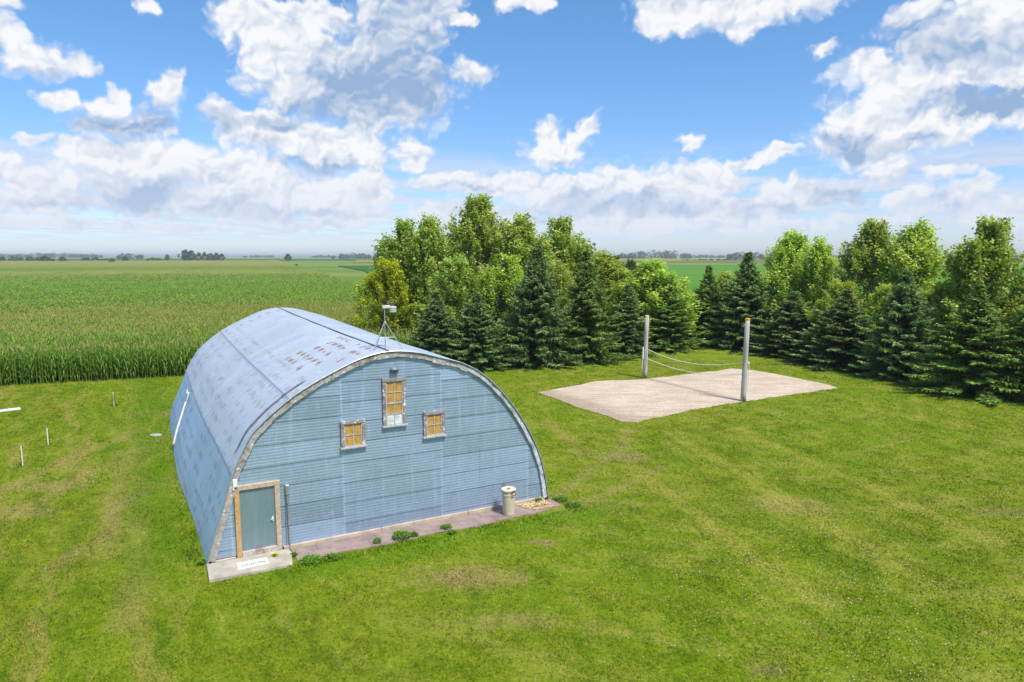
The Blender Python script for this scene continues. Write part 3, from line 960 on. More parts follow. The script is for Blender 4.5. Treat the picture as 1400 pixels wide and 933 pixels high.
# ------------------------------------------------------------------ barn materials
def metal_sheet(name, tone, kind):
    m, t, bs = material(name)
    uv = t.n.new('ShaderNodeUVMap').outputs[0]
    if kind == 'roof':
        uv0 = uv
        uv = t.vmath('ADD', uv, t.vmath('MULTIPLY', t.vmath('SUBTRACT', t.noise(uv, 3.0, 4.0, 0.7, color=True), (0.5, 0.5, 0.5)), (0.22, 0.16, 0.0)))
    u, v = t.sep(uv)[0], t.sep(uv)[1]          # roof: u = along the arch, v = along the ridge; wall: u = along the wall, v = height
    big = t.noise(uv, 0.7, 4.0, 0.6)
    fine = t.noise(uv, 9.0, 5.0, 0.7)
    spang = t.noise(t.vmath('MULTIPLY', uv, (3.0, 0.8, 1.0)) if kind == 'roof' else t.vmath('MULTIPLY', uv, (0.8, 4.0, 1.0)), 2.0, 4.0, 0.6)
    if kind == 'roof':
        cu, cv, ou = 2.62, 0.86, 0.0
    else:
        cu, cv, ou = 3.35, 0.655, 0.72
    colm = t.math('FLOOR', t.math('DIVIDE', t.math('SUBTRACT', u, ou), cu))
    if kind == 'wall':                       # the sheets of neighbouring columns do not line up
        v = t.math('ADD', v, t.math('MULTIPLY', t.math('FRACT', t.math('MULTIPLY', t.math('ADD', colm, 5.0), 0.37)), cv))
    row = t.math('FLOOR', t.math('DIVIDE', v, cv))
    wn = t.n.new('ShaderNodeTexWhiteNoise')
    wn.noise_dimensions = '2D'
    t.put(wn.inputs['Vector'], t.comb(row, colm, 0.0))
    sheet = wn.outputs['Value']
    lite = tuple(c * (1.13 if kind == 'wall' else 1.05) for c in tone)
    dark = tuple(c * (0.80 if kind == 'wall' else 0.93) for c in tone)
    col = t.mix(sheet, dark, lite)
    col = t.mix(t.step(big, 0.35, 0.65, 0, 0.35), col, tuple(c * 0.82 for c in tone))
    col = t.mix(t.step(spang, 0.5, 0.7, 0, 0.3), col, tuple(min(1, c * 1.25) for c in tone))
    col = t.mix(t.step(fine, 0.55, 0.75, 0, 0.22), col, tuple(c * 0.7 for c in tone))
    rust = None
    if kind == 'wall':
        # vertical laps, drips below them, grime near the base
        fr = t.math('FRACT', t.math('DIVIDE', t.math('SUBTRACT', u, ou), cu))
        lapv = t.math('MULTIPLY', t.step(t.math('ABSOLUTE', t.math('SUBTRACT', fr, 0.5)), 0.488, 0.495), 0.6)
        col = t.mix(lapv, col, tuple(min(1, c * 1.3) for c in tone))
        frz = t.math('FRACT', t.math('DIVIDE', v, cv))
        col = t.mix(t.step(frz, 0.955, 0.968, 0, 0.72), col, (0.10, 0.15, 0.24))
        col = t.mix(t.math('MULTIPLY', t.step(frz, 0.06, 0.0), 0.35), col, tuple(min(1, c * 1.3) for c in tone))
        gr = t.math('MULTIPLY', t.step(t.sep(uv)[1], 0.9, 0.1), t.step(fine, 0.45, 0.65))
        col = t.mix(t.math('MULTIPLY', gr, 0.3), col, (0.25, 0.24, 0.24))
        wh = t.step(t.noise(uv, 3.2, 5.0, 0.8), 0.70, 0.75)
        drip = t.noise(t.vmath('MULTIPLY', uv, (5.0, 0.35, 1.0)), 1.0, 5.0, 0.7)
        col = t.mix(t.step(drip, 0.52, 0.70, 0, 0.40), col, tuple(min(1, c * 1.35) for c in tone))
        col = t.mix(t.step(drip, 0.45, 0.30, 0, 0.35), col, tuple(c * 0.62 for c in tone))
        bl = t.noise(uv, 1.6, 6.0, 0.75)
        col = t.mix(t.step(bl, 0.54, 0.70, 0, 0.4), col, tuple(c * 0.66 for c in tone))
        col = t.mix(t.math('MULTIPLY', wh, 0.6), col, (0.75, 0.78, 0.8))
    else:
        # shade tone put into the sheet colour: lower left course darker and bluer, top brighter
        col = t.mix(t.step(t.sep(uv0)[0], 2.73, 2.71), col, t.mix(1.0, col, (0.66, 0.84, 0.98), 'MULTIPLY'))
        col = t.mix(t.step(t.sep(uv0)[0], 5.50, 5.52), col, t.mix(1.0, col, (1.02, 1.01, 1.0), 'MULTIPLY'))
        # corroded dashes where the nails hold the sheets: rows across the sheets, a few corrugations each
        ar, pr_ = 0.50, 0.15
        iu, iv = t.math('FLOOR', t.math('DIVIDE', u, ar)), t.math('FLOOR', t.math('DIVIDE', v, pr_))
        fu, fv = t.math('FRACT', t.math('DIVIDE', u, ar)), t.math('FRACT', t.math('DIVIDE', v, pr_))
        w2_ = t.n.new('ShaderNodeTexWhiteNoise')
        w2_.noise_dimensions = '2D'
        t.put(w2_.inputs['Vector'], t.comb(iu, iv, 0.0))
        hit = w2_.outputs['Value']
        jit = t.sep(w2_.outputs['Color'])[1]
        clus = t.noise(t.comb(t.math('MULTIPLY', iu, 0.37), t.math('MULTIPLY', iv, 0.16), 1.7), 1.0, 2.0, 0.5)
        cen = t.math('MULTIPLY_ADD', jit, 0.3, 0.35)
        dash = t.math('MULTIPLY', t.step(t.math('ABSOLUTE', t.math('SUBTRACT', fu, cen)), 0.30, 0.12), t.step(t.math('ABSOLUTE', t.math('SUBTRACT', fv, 0.5)), 0.48, 0.2))
        dash = t.math('MULTIPLY', dash, t.step(t.math('ADD', hit, t.math('MULTIPLY', clus, 2.9)), 2.01, 2.15))
        half = t.math('MULTIPLY', t.step(u, 6.35, 6.3), 1.0)                # dark dashes on the middle and lower courses
        dk = t.math('MULTIPLY', dash, half)
        # lower course: narrower dashes
        col = t.mix(t.math('MULTIPLY', dk, 0.70), col, (0.085, 0.095, 0.145))
        # the rusted groups high up beside the gable, and a line of them near the far end
        au, av = 0.52, 0.62
        ju, jv = t.math('FRACT', t.math('DIVIDE', u, au)), t.math('FRACT', t.math('DIVIDE', t.math('ADD', v, t.math('MULTIPLY', u, 0.12)), av))
        ku = t.math('FLOOR', t.math('DIVIDE', u, au))
        kv = t.math('FLOOR', t.math('DIVIDE', t.math('ADD', v, t.math('MULTIPLY', u, 0.12)), av))
        w3 = t.n.new('ShaderNodeTexWhiteNoise')
        w3.noise_dimensions = '2D'
        t.put(w3.inputs['Vector'], t.comb(ku, kv, 0.0))
        sp1 = t.math('MULTIPLY', t.step(t.math('ADD', t.math('ABSOLUTE', t.math('SUBTRACT', ju, 0.5)), t.math('MULTIPLY', t.math('SUBTRACT', jit, 0.5), 0.22)), 0.30, 0.10), t.step(t.math('ABSOLUTE', t.math('SUBTRACT', jv, 0.5)), 0.40, 0.28))
        sp1 = t.math('MULTIPLY', sp1, t.step(t.math('ABSOLUTE', t.math('SUBTRACT', fv, 0.5)), 0.5, 0.25, 0.25, 1.0))
        zone = t.math('MULTIPLY', t.step(u, 6.2, 6.3), t.step(u, 8.72, 8.66))
        znear = t.math('MULTIPLY', t.step(v, 5.4, 5.0), t.math('MULTIPLY', t.step(v, 0.45, 0.6), t.step(w3.outputs['Value'], 0.24, 0.26)))
        zfar = t.math('MULTIPLY', t.step(t.math('ABSOLUTE', t.math('SUBTRACT', v, 18.9)), 0.33, 0.28), t.step(w3.outputs['Value'], 0.15, 0.2))
        rust = t.math('MULTIPLY', t.math('MULTIPLY', t.math('MULTIPLY', sp1, t.step(hit, 0.12, 0.22)), zone), t.math('MAXIMUM', znear, zfar))
        col = t.mix(t.math('MULTIPLY', rust, 0.95), col, t.mix(fine, (0.07, 0.028, 0.018), (0.24, 0.10, 0.05)))
        u = t.sep(uv0)[0]
        for uu in (2.70, 5.48):
            col = t.mix(t.step(t.math('ABSOLUTE', t.math('SUBTRACT', u, uu)), 0.05, 0.02, 0, 0.6), col, tuple(c * 0.35 for c in tone))
        # long brown stain behind the rim on the middle course
        v = t.sep(uv)[1]
        stn = t.math('MULTIPLY', t.step(t.math('ABSOLUTE', t.math('SUBTRACT', v, 0.62)), 0.17, 0.08), t.math('MULTIPLY', t.step(u, 3.1, 3.5), t.step(u, 6.35, 6.1)))
        col = t.mix(t.math('MULTIPLY', stn, t.step(fine, 0.25, 0.6, 0.55, 0.95)), col, (0.14, 0.105, 0.09))
        fr = t.math('FRACT', t.math('DIVIDE', v, cv))
        col = t.mix(t.step(t.math('ABSOLUTE', t.math('SUBTRACT', fr, 0.5)), 0.485, 0.495, 0, 0.25), col, tuple(c * 0.55 for c in tone))
    rough = t.step(fine, 0.3, 0.7, 0.42, 0.58)
    met = 0.62
    if rust is not None:
        met = t.math('SUBTRACT', 0.62, t.math('MULTIPLY', t.math('MAXIMUM', rust, dk), 0.6))
    setb(t, bs, col, rough, met, 0.4)
    return m


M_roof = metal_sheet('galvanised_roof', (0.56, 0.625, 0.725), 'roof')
M_wall = metal_sheet('galvanised_wall', (0.350, 0.462, 0.625), 'wall')
M_rim = wood('weathered_rim', (0.27, 0.25, 0.245), (0.42, 0.40, 0.39), (0.19, 0.16, 0.145), (0.62, 0.62, 0.64), 0.57)
M_wframe = wood('peeling_frame', (0.20, 0.17, 0.17), (0.30, 0.27, 0.28), (0.16, 0.13, 0.13), (0.66, 0.67, 0.72), 0.55)
M_dframe = wood('door_timber', (0.36, 0.26, 0.17), (0.48, 0.385, 0.285), (0.43, 0.37, 0.32), (0.55, 0.49, 0.43), 0.62)
M_dframe2 = wood('bare_timber', (0.40, 0.235, 0.085), (0.52, 0.34, 0.15), (0.45, 0.33, 0.20))
M_sash = simple('sash_paint', (0.46, 0.46, 0.48), 0.6, 0, 0.4, 14.0)
M_ply = wood('plywood_board', (0.37, 0.215, 0.060), (0.48, 0.30, 0.095), (0.27, 0.14, 0.035))
for _n in M_ply.node_tree.nodes:
    if _n.type == 'BSDF_PRINCIPLED':          # old glass in front of the board
        _n.inputs['Coat Weight'].default_value = 0.5
        _n.inputs['Coat Roughness'].default_value = 0.12
M_whiteboard = simple('white_board', (0.62, 0.70, 0.76), 0.5, 0, 0.2, 5.0, col2=(0.40, 0.42, 0.42))
M_door = metal_sheet('door_sheet', (0.23, 0.33, 0.375), 'wall')
M_sill = simple('foundation_concrete', (0.50, 0.405, 0.315), 0.9, 0, 0.3, 3.0, 0.1)
M_thresh = wood('threshold_board', (0.36, 0.31, 0.29), (0.50, 0.45, 0.43), (0.27, 0.18, 0.16), (0.6, 0.57, 0.55), 0.6)
M_zinc = simple('zinc', (0.46, 0.50, 0.54), 0.45, 0.6, 0.3, 10.0)
M_pipe = simple('pipe', (0.36, 0.37, 0.36), 0.5, 0.5, 0.35, 8.0)
M_white = simple('white_paint', (0.72, 0.72, 0.72), 0.55, 0, 0.12, 12.0)
M_black = simple('black_plastic', (0.03, 0.03, 0.035), 0.5, 0, 0.3)
M_darkmetal = simple('dark_metal', (0.10, 0.105, 0.11), 0.5, 0.5, 0.3)

# ------------------------------------------------------------------ the arch outline (s, z) of the roof's front edge
ARCH = [(0.0, 0.0), (0.17, 0.60), (0.40, 1.33), (0.60, 1.95), (0.80, 2.58), (1.10, 3.24), (1.42, 3.80), (2.02, 4.36), (2.64, 4.81), (3.16, 5.11), (3.71, 5.38), (4.72, 5.80), (5.61, 5.96),
        (6.55, 5.87), (7.33, 5.65), (8.10, 5.42), (8.65, 5.14), (9.16, 4.76), (9.60, 4.33), (10.02, 3.83), (10.42, 3.28), (10.82, 2.61), (11.17, 1.86), (11.41, 1.02), (11.54, 0.28), (11.59, 0.0)]


def spline(pts, n):
    P_ = [Vector((a, b)) for a, b in pts]
    P_ = [P_[0] * 2 - P_[1]] + P_ + [P_[-1] * 2 - P_[-2]]
    dense = []
    for i in range(1, len(P_) - 2):
        p0, p1, p2, p3 = P_[i - 1:i + 3]
        for k in range(24):
            f = k / 24
            dense.append(0.5 * ((2 * p1) + (p2 - p0) * f + (2 * p0 - 5 * p1 + 4 * p2 - p3) * f * f + (3 * p1 - p0 - 3 * p2 + p3) * f ** 3))
    dense.append(P_[-2])
    D = np.array([[p.x, p.y] for p in dense])
    for _ in range(14):                         # take the small wobble of the measured points out
        D[1:-1] = 0.25 * D[:-2] + 0.5 * D[1:-1] + 0.25 * D[2:]
    L = np.concatenate([[0], np.cumsum(np.hypot(*np.diff(D, axis=0).T))])
    u = np.linspace(0, L[-1], n)
    return np.interp(u, L, D[:, 0]), np.interp(u, L, D[:, 1]), u


ps, pz, pu = spline(ARCH, 121)
ARC_LEN = pu[-1]
tg = np.stack([np.gradient(ps), np.gradient(pz)], -1)
tg /= np.linalg.norm(tg, axis=1)[:, None]
nrm_s, nrm_z = -tg[:, 1], tg[:, 0]              # outward normal
U1, U2 = float(np.interp(2.62, pz[:60], pu[:60])), float(np.interp(4.70, pz[:60], pu[:60]))
UR = float(pu[np.argmax(pz)]) - 0.05
R1, R2 = ARC_LEN - U2, ARC_LEN - U1

barn = thing('quonset_barn', BARN_A, BARN_RZ, 'arched corrugated metal barn with boarded windows standing on the lawn', 'barn')


def bulge(s_, y, z):
    """the left eave has spread outwards over the years"""
    w = np.clip(1 - s_ / 5.8, 0, 1) * np.clip(1.15 - z / 5.5, 0, 1)
    f = np.clip(y / 11.0, 0, 1)
    return -0.42 * w * f * f * (3 - 2 * f)


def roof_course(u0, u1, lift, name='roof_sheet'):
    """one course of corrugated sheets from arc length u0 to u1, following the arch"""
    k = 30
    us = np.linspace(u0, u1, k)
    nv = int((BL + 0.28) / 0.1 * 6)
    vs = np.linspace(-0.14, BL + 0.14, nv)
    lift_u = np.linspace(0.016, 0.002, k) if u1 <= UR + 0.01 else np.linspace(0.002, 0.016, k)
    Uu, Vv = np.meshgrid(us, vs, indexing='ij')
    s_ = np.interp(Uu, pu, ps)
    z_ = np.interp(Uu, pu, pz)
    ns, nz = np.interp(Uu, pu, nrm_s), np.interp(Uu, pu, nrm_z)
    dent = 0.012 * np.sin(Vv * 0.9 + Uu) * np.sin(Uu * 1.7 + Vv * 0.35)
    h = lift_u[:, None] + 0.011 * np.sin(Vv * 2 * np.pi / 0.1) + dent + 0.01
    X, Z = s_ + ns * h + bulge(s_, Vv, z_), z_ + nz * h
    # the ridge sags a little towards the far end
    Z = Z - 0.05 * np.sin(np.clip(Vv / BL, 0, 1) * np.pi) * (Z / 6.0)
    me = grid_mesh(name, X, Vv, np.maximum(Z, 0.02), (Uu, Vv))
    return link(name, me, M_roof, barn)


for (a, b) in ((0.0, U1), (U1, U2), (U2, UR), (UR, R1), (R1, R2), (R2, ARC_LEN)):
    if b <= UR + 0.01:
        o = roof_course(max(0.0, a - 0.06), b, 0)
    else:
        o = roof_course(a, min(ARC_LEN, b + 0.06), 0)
# ridge seam: the dark lap along the top
rs, rz_ = float(np.interp(UR, pu, ps)), float(np.interp(UR, pu, pz))
mb = MB()
mb.tube([(rs, -0.13, rz_ + 0.035), (rs, BL * 0.25, rz_ + 0.0), (rs, BL * 0.5, rz_ - 0.012), (rs, BL * 0.75, rz_ + 0.0), (rs, BL + 0.13, rz_ + 0.035)], 0.022, 6)
mb.build('ridge_seam', M_darkmetal, barn)

M_rimz = wood('zinc_rim', (0.36, 0.38, 0.42), (0.55, 0.57, 0.62), (0.24, 0.235, 0.25), (0.70, 0.72, 0.76), 0.55)
mbz = MB()
# weathered rim under the roof's front edge, in short pieces
mb = MB()
N = len(ps)
k = 1
while k < N - 2:
    step = random.choice((1, 2, 2, 3))
    k2 = min(N - 1, k + step)
    din = random.uniform(0.17, 0.21) if ps[k] < 8.2 else random.uniform(0.14, 0.17)
    y0 = -0.10 - random.uniform(0, 0.02)
    a, b = k, k2
    rings = []
    for q in range(a, b + 1):
        o_ = (ps[q] - nrm_s[q] * 0.012, pz[q] - nrm_z[q] * 0.012)
        i_ = (ps[q] - nrm_s[q] * din, pz[q] - nrm_z[q] * din)
        rings.append([(o_[0], y0, o_[1]), (i_[0], y0 + 0.01, i_[1]), (i_[0], 0.02, i_[1]), (o_[0], 0.02, o_[1])])
    (mbz if ps[k] > 8.2 else mb).loft([[(p[0], p[1], max(p[2], 0.03)) for p in r] for r in rings], True)
    k = k2
mb.build('rim', M_rim, barn)
mbz.build('rim', M_rimz, barn)
# the roof's rolled metal edge
mb = MB()
pts = [(ps[q] + nrm_s[q] * 0.012, -0.135, max(0.02, pz[q] + nrm_z[q] * 0.012)) for q in range(0, N)]
mb.tube(pts, 0.022, 6)
mb.build('edge_trim', M_zinc, barn)


def extent(z):
    ia = np.argmax(pz)
    l = np.interp(z, pz[:ia + 1], ps[:ia + 1])
    r = np.interp(-z, -pz[ia:], ps[ia:])
    return l, r


def gable(y, sign, name, mat):
    zs, off = [], []
    z = 0.125
    top = float(pz.max()) - 0.03
    n = int((top - z) / 0.067 * 6)
    zs = np.linspace(z, top, n)
    off = 0.0017 * np.sin(zs * 2 * np.pi / 0.092)
    lr = np.array([extent(v) for v in zs])
    l, r = lr[:, 0] + 0.03, lr[:, 1] - 0.03
    mid = (l + r) / 2
    l, r = np.minimum(l, mid), np.maximum(r, mid)
    f = np.linspace(0, 1, 40)
    X = l[:, None] + (r - l)[:, None] * f[None, :]
    Z = np.repeat(zs[:, None], 40, 1)
    dent = 0.014 * np.sin(X * 1.3 + Z) * np.sin(Z * 1.1 + X * 0.5)
    cl = np.floor((X - 0.72) / 3.35)
    lap = 1 - ((Z + (((cl + 5.0) * 0.37) % 1.0) * 0.655) / 0.655) % 1.0
    Y = y + sign * (off[:, None] + dent + 0.010 * lap + 0.004 * (cl % 2))
    if sign > 0:
        X = X + bulge(X, BL, Z)
    return link(name, grid_mesh(name, X, Y, Z, (X, Z)), mat, barn)


gable(-0.0, -1, 'gable_wall', M_wall)
gable(BL, 1, 'back_wall', M_wall)

# foundation kerb under the sheets
mb = MB()
mb.box((0.12, -0.075, 0.0), (0.80, 0.05, 0.10), 0.008)
x = 2.16
while x < BW - 0.2:
    x1 = min(BW - 0.10, x + 3.1)
    mb.box((x, -0.085 + random.uniform(-.006, .006), 0.0), (x1 - 0.012, 0.05, 0.150 + random.uniform(-.004, .008)), 0.008)
    x = x1
mb.build('foundation', M_sill, barn)

# ------------------------------------------------------------------ door
dfr = MB()
dfr.box((1.965, -0.10, 0.0), (2.115, -0.005, 2.125), 0.006)
dfr.box((0.83, -0.105, 2.125), (2.125, -0.005, 2.262), 0.006)
dfr_o = dfr.build('door_frame', M_dframe, barn)
tag(MB().box((0.825, -0.10, 0.0), (0.965, -0.005, 2.125), 0.006).build('jamb', M_dframe2, dfr_o), 'bare orange-brown door post')
zz = np.linspace(0.24, 2.125, 10)
xs = np.linspace(0.968, 1.962, 15 * 6)
Xd, Zd = np.meshgrid(xs, zz)
Yd = -0.038 + 0.008 * np.sin(Xd * 2 * np.pi / 0.066)
door = link('door', grid_mesh('door', Xd, Yd, Zd, (Xd * 0.3 + 1.3, Zd * 0.2 + 0.1)), M_door, barn)
hm = MB()
hm.box((1.855, -0.062, 1.02), (1.905, -0.048, 1.17), 0.004)
hm.tube([(1.88, -0.06, 1.10), (1.88, -0.10, 1.10), (1.82, -0.105, 1.10)], 0.013, 8)
hm.build('handle', M_white, door)
MB().box((0.967, -0.13, 0.02), (1.963, -0.005, 0.235), 0.006).build('threshold', M_thresh, barn)

# ------------------------------------------------------------------ windows
def window(s0, s1, z0, z1, rows, cut=None):
    w = 0.105
    fr = MB()
    fr.box((s0, -0.085, z0 + 0.06), (s0 + w, -0.004, z1 - w - 0.002), 0.006)
    fr.box((s1 - w, -0.085, z0 + 0.06), (s1, -0.004, z1 - w - 0.002), 0.006)
    fr.box((s0 - 0.01, -0.095, z1 - w), (s1 + 0.01, -0.004, z1), 0.006)
    o = fr.build('window', M_wframe, barn)
    sl = MB()
    sl.box((s0 - 0.03, -0.13, z0), (s1 + 0.03, -0.004, z0 + 0.058), 0.006)
    sl.build('sill', M_sash, o)
    a0, a1, b0, b1 = s0 + w + 0.002, s1 - w - 0.002, z0 + 0.06, z1 - w - 0.004
    sh = MB()
    t_ = 0.030
    sh.box((a0, -0.062, b0), (a0 + t_, -0.03, b1))
    sh.box((a1 - t_, -0.062, b0), (a1, -0.03, b1))
    sh.box((a0 + t_ + .001, -0.060, b0), (a1 - t_ - .001, -0.03, b0 + t_))
    sh.box((a0 + t_ + .001, -0.060, b1 - t_), (a1 - t_ - .001, -0.03, b1))
    mx_ = (a0 + a1) / 2
    sh.box((mx_ - 0.011, -0.056, b0 + t_ + .001), (mx_ + 0.011, -0.032, b1 - t_ - .001))
    for k in range(1, rows):
        zc = b0 + (b1 - b0) * k / rows
        hh = 0.026 if rows == 4 and k == 2 else 0.011
        sh.box((a0 + t_ + .002, -0.058, zc - hh), (a1 - t_ - .002, -0.030, zc + hh))
    sh.build('sash', M_sash, o)
    pb = MB()
    zc = b0 + (b1 - b0) * cut if cut else b0
    pb.box((a0 + 0.004, -0.040, zc), (a1 - 0.004, -0.034, b1 - 0.004))
    pb.build('plywood_panel', M_ply, o)
    if cut:
        q = MB()
        q.box((a0 + 0.004, -0.039, b0 + 0.004), (a1 - 0.004, -0.033, zc - 0.003))
        tag(q.build('pane', M_whiteboard, o), 'pale lower pane without plywood')
    return o


tag(window(4.02, 4.80, 2.955, 3.85, 2), 'small square boarded window on the left of the gable')
tag(window(5.39, 6.17, 3.49, 5.09, 4, 0.25), 'tall boarded window in the middle of the gable')
tag(window(6.77, 7.53, 2.96, 3.85, 2), 'small square boarded window on the right of the gable')

M_ventm = simple('dull_zinc', (0.20, 0.24, 0.29), 0.6, 0.4, 0.3, 10.0)
# little hooded vent over the tall window
v = MB()
v.lathe([(0.14, 0.0), (0.15, 0.05), (0.13, 0.10), (0.07, 0.14), (0.02, 0.15)], 16)
for i, p in enumerate(v.v):
    v.v[i] = (p[0] + 5.80, -0.02 - p[2] * 0.9, p[1] * 0.75 + 5.34)
v.box((5.67, -0.20, 5.36), (5.94, -0.02, 5.385), 0.004)
v.build('vent', M_ventm, barn, True)
# power box and its pipe beside the door
c = MB()
c.box((2.275, -0.14, 1.79), (2.385, -0.03, 2.09), 0.012)
cb = c.build('meter_box', M_zinc, barn)
MB().box((2.292, -0.115, 1.49), (2.368, -0.035, 1.788), 0.01).build('switch_box', M_pipe, cb)
c = MB()
c.tube([(2.33, -0.07, 1.50), (2.335, -0.07, 0.8), (2.345, -0.072, 0.02)], 0.020, 8)
c.tube([(2.285, -0.055, 1.78), (2.27, -0.05, 0.9), (2.262, -0.05, 0.03)], 0.010, 6)
c.build('conduit', M_pipe, cb)
c = MB()
c.box((0.80, -0.16, 2.264), (0.93, -0.03, 2.50), 0.012)
c.box((0.79, -0.15, 2.17), (0.835, -0.10, 2.30), 0.008)
c.build('junction_box', M_white, barn)


def on_roof(u, y, out=0.03):
    s_ = float(np.interp(u, pu, ps))
    z_ = float(np.interp(u, pu, pz))
    return Vector((s_ + float(np.interp(u, pu, nrm_s)) * out + float(bulge(s_, y, z_)), y, z_ + float(np.interp(u, pu, nrm_z)) * out))


def seen_at(px, py, u):
    """the place along the barn where the left roof at arc length u shows at picture height py, x"""
    best = None
    for y in np.linspace(0, BL, 400):
        q = on_roof(u, y)
        w = bw(q.x, q.y, q.z)
        d = w - Vector((0, 0, H))
        cz = d.y * math.cos(PITCH) - d.z * math.sin(PITCH)
        x_ = 700 + FPX * d.x / cz
        y_ = 466.5 - FPX * (d.z * math.cos(PITCH) + d.y * math.sin(PITCH)) / cz
        e_ = math.hypot(x_ - px, y_ - py)
        if best is None or e_ < best[0]:
            best = (e_, y)
    return best



# ------------------------------------------------------------------ what stands around the barn
# old painted downpipe over the left eave, far along the roof
best = min(((seen_at(260, 537, u1)[0], seen_at(260, 537, u1)[1], u1) for u1 in np.linspace(1.2, 3.2, 21)), key=lambda q: q[0])
M_zinclight = simple('painted_pipe', (0.55, 0.59, 0.64), 0.5, 0, 0.4, 3.0)
mb = MB()
yp = best[1]
pts = [on_roof(u, yp - 1.6 * (best[2] - u) / max(0.1, best[2]), 0.09) for u in np.linspace(best[2], 0.25, 14)]
mb.tube(pts, 0.055, 8)
mb.tube([pts[0] + Vector((-0.10, -0.55, 0.05)), pts[0] + Vector((-0.02, 0.5, 0.1))], 0.035, 6)
mb.build('downpipe', M_zinclight, barn, True)

# concrete step in front of the door
M_conc = simple('old_concrete', (0.44, 0.40, 0.34), 0.92, 0, 0.32, 2.6, 0.1)
mb = MB()
q = [(-0.02, -0.14), (-0.03, -1.24), (2.20, -1.28), (2.33, -0.42), (2.26, -0.14)]
ww = [bw(*a) for a in q]
mb.loft([[(p.x, p.y, 0.0) for p in ww], [(p.x, p.y, 0.075) for p in ww], [(p.x + (1.1 * _c - p.x + BARN_A.x) * 0.01, p.y, 0.09) for p in ww]], True)
step = mb.build('concrete_step', M_conc)
step.rotation_euler = (0, 0, 0)
tag(step, 'pale concrete step slab in front of the metal barn door', 'step')

# brick-coloured paving along the gable
M_paver, t, bs = material('paving')
p = t.coord('Object')
br = t.n.new('ShaderNodeTexBrick')
t.put(br.inputs['Vector'], p)
br.inputs['Scale'].default_value = 1.0
br.inputs['Mortar Size'].default_value = 0.010
br.inputs['Mortar Smooth'].default_value = 0.4
br.inputs['Brick Width'].default_value = 0.62
br.inputs['Row Height'].default_value = 0.52
br.inputs['Color1'].default_value = (0.255, 0.185, 0.175, 1)
br.inputs['Color2'].default_value = (0.195, 0.150, 0.155, 1)
br.inputs['Mortar'].default_value = (0.09, 0.075, 0.05, 1)
nz = t.noise(p, 1.6, 5.0, 0.65)
col = t.mix(t.step(nz, 0.4, 0.62, 0, 0.7), br.outputs['Color'], (0.31, 0.235, 0.205))
col = t.mix(t.step(t.noise(p, 5.0, 5.0, 0.7), 0.55, 0.7, 0, 0.4), col, (0.17, 0.14, 0.12))
setb(t, bs, col, 0.9, 0, 0.1, nz, 0.01, 0.4)


def local_poly(name, pts, z, mat):
    o = poly_sheet(name, pts, z, mat, z)
    o.location = BARN_A
    o.rotation_euler = (0, 0, BARN_RZ)
    return o


edge = [(2.36, -0.095), (2.40, -1.02)]
edge += [(x_, -1.08 + 0.06 * math.sin(x_ * 2.1) + random.uniform(-.04, .04)) for x_ in np.arange(2.9, 10.3, 0.35)]
edge += [(10.45, -1.06), (11.15, -0.95), (11.72, -0.78), (11.74, -0.10)]
pav = local_poly('paving', edge, 0.035, M_paver)
tag(pav, kind='structure')

# wood chips and pebbles at the end of the paving
M_peb, t, bs = material('pebbles')
ti = attr(t, 'tint')
setb(t, bs, t.ramp(ti, [(0, (0.30, 0.19, 0.08)), (0.4, (0.58, 0.41, 0.20)), (0.8, (0.72, 0.58, 0.36)), (1, (0.74, 0.70, 0.62))]), 0.85, 0, 0.15)


def pebbles():
    V, T = [], []
    for _ in range(1500):
        s_ = random.uniform(10.25, 11.42)
        y_ = random.uniform(-0.86, -0.10)
        if s_ < 10.25 + 0.5 * (-0.1 - y_) + random.uniform(-0.05, 0.05):
            continue
        r = random.uniform(0.014, 0.032)
        c = Vector((s_, y_, 0.045 + random.uniform(0, 0.03)))
        hole = (s_ - 10.95) ** 2 / 0.09 + (y_ + 0.62) ** 2 / 0.012
        if hole < 1:
            c.z -= 0.015
            if random.random() < 0.8:
                continue
        A_ = [Vector((random.gauss(0, 1), random.gauss(0, 1), random.gauss(0, 1))).normalized() for _ in range(2)]
        a = A_[0]
        b = a.cross(A_[1]).normalized()
        d = a.cross(b)
        P6 = [c + a * r, c - a * r, c + b * r * 0.8, c - b * r * 0.8, c + d * r * 0.6, c - d * r * 0.6]
        for (i, j, k) in ((0, 2, 4), (2, 1, 4), (1, 3, 4), (3, 0, 4), (2, 0, 5), (1, 2, 5), (3, 1, 5), (0, 3, 5)):
            V += [P6[i], P6[j], P6[k]]
            T.append(random.random() if k == 4 and i == 0 else T[-1])
    o = link('pebbles', np_mesh('pebbles', np.array([tuple(v) for v in V]), 3, T), M_peb)
    o.location = BARN_A
    o.rotation_euler = (0, 0, BARN_RZ)
    tag(o, kind='stuff')


pebbles()

# the board with writing that lies on the step
M_sign = simple('sign_paint', (0.80, 0.79, 0.81), 0.5, 0, 0.06, 6.0)
M_ink = simple('sign_ink', (0.035, 0.035, 0.05), 0.6)
M_ink2 = simple('faded_ink', (0.28, 0.26, 0.34), 0.6)
sg = thing('sign_board', bw(1.18, -0.78, 0.092), BARN_RZ + R(1.5), 'white lettered board lying on the concrete step by the door', 'sign')
sg.rotation_euler = (R(9), 0, BARN_RZ + R(1.5))
MB().box((-0.42, -0.19, 0.0), (0.42, 0.19, 0.022), 0.004).build('board', M_sign, sg)


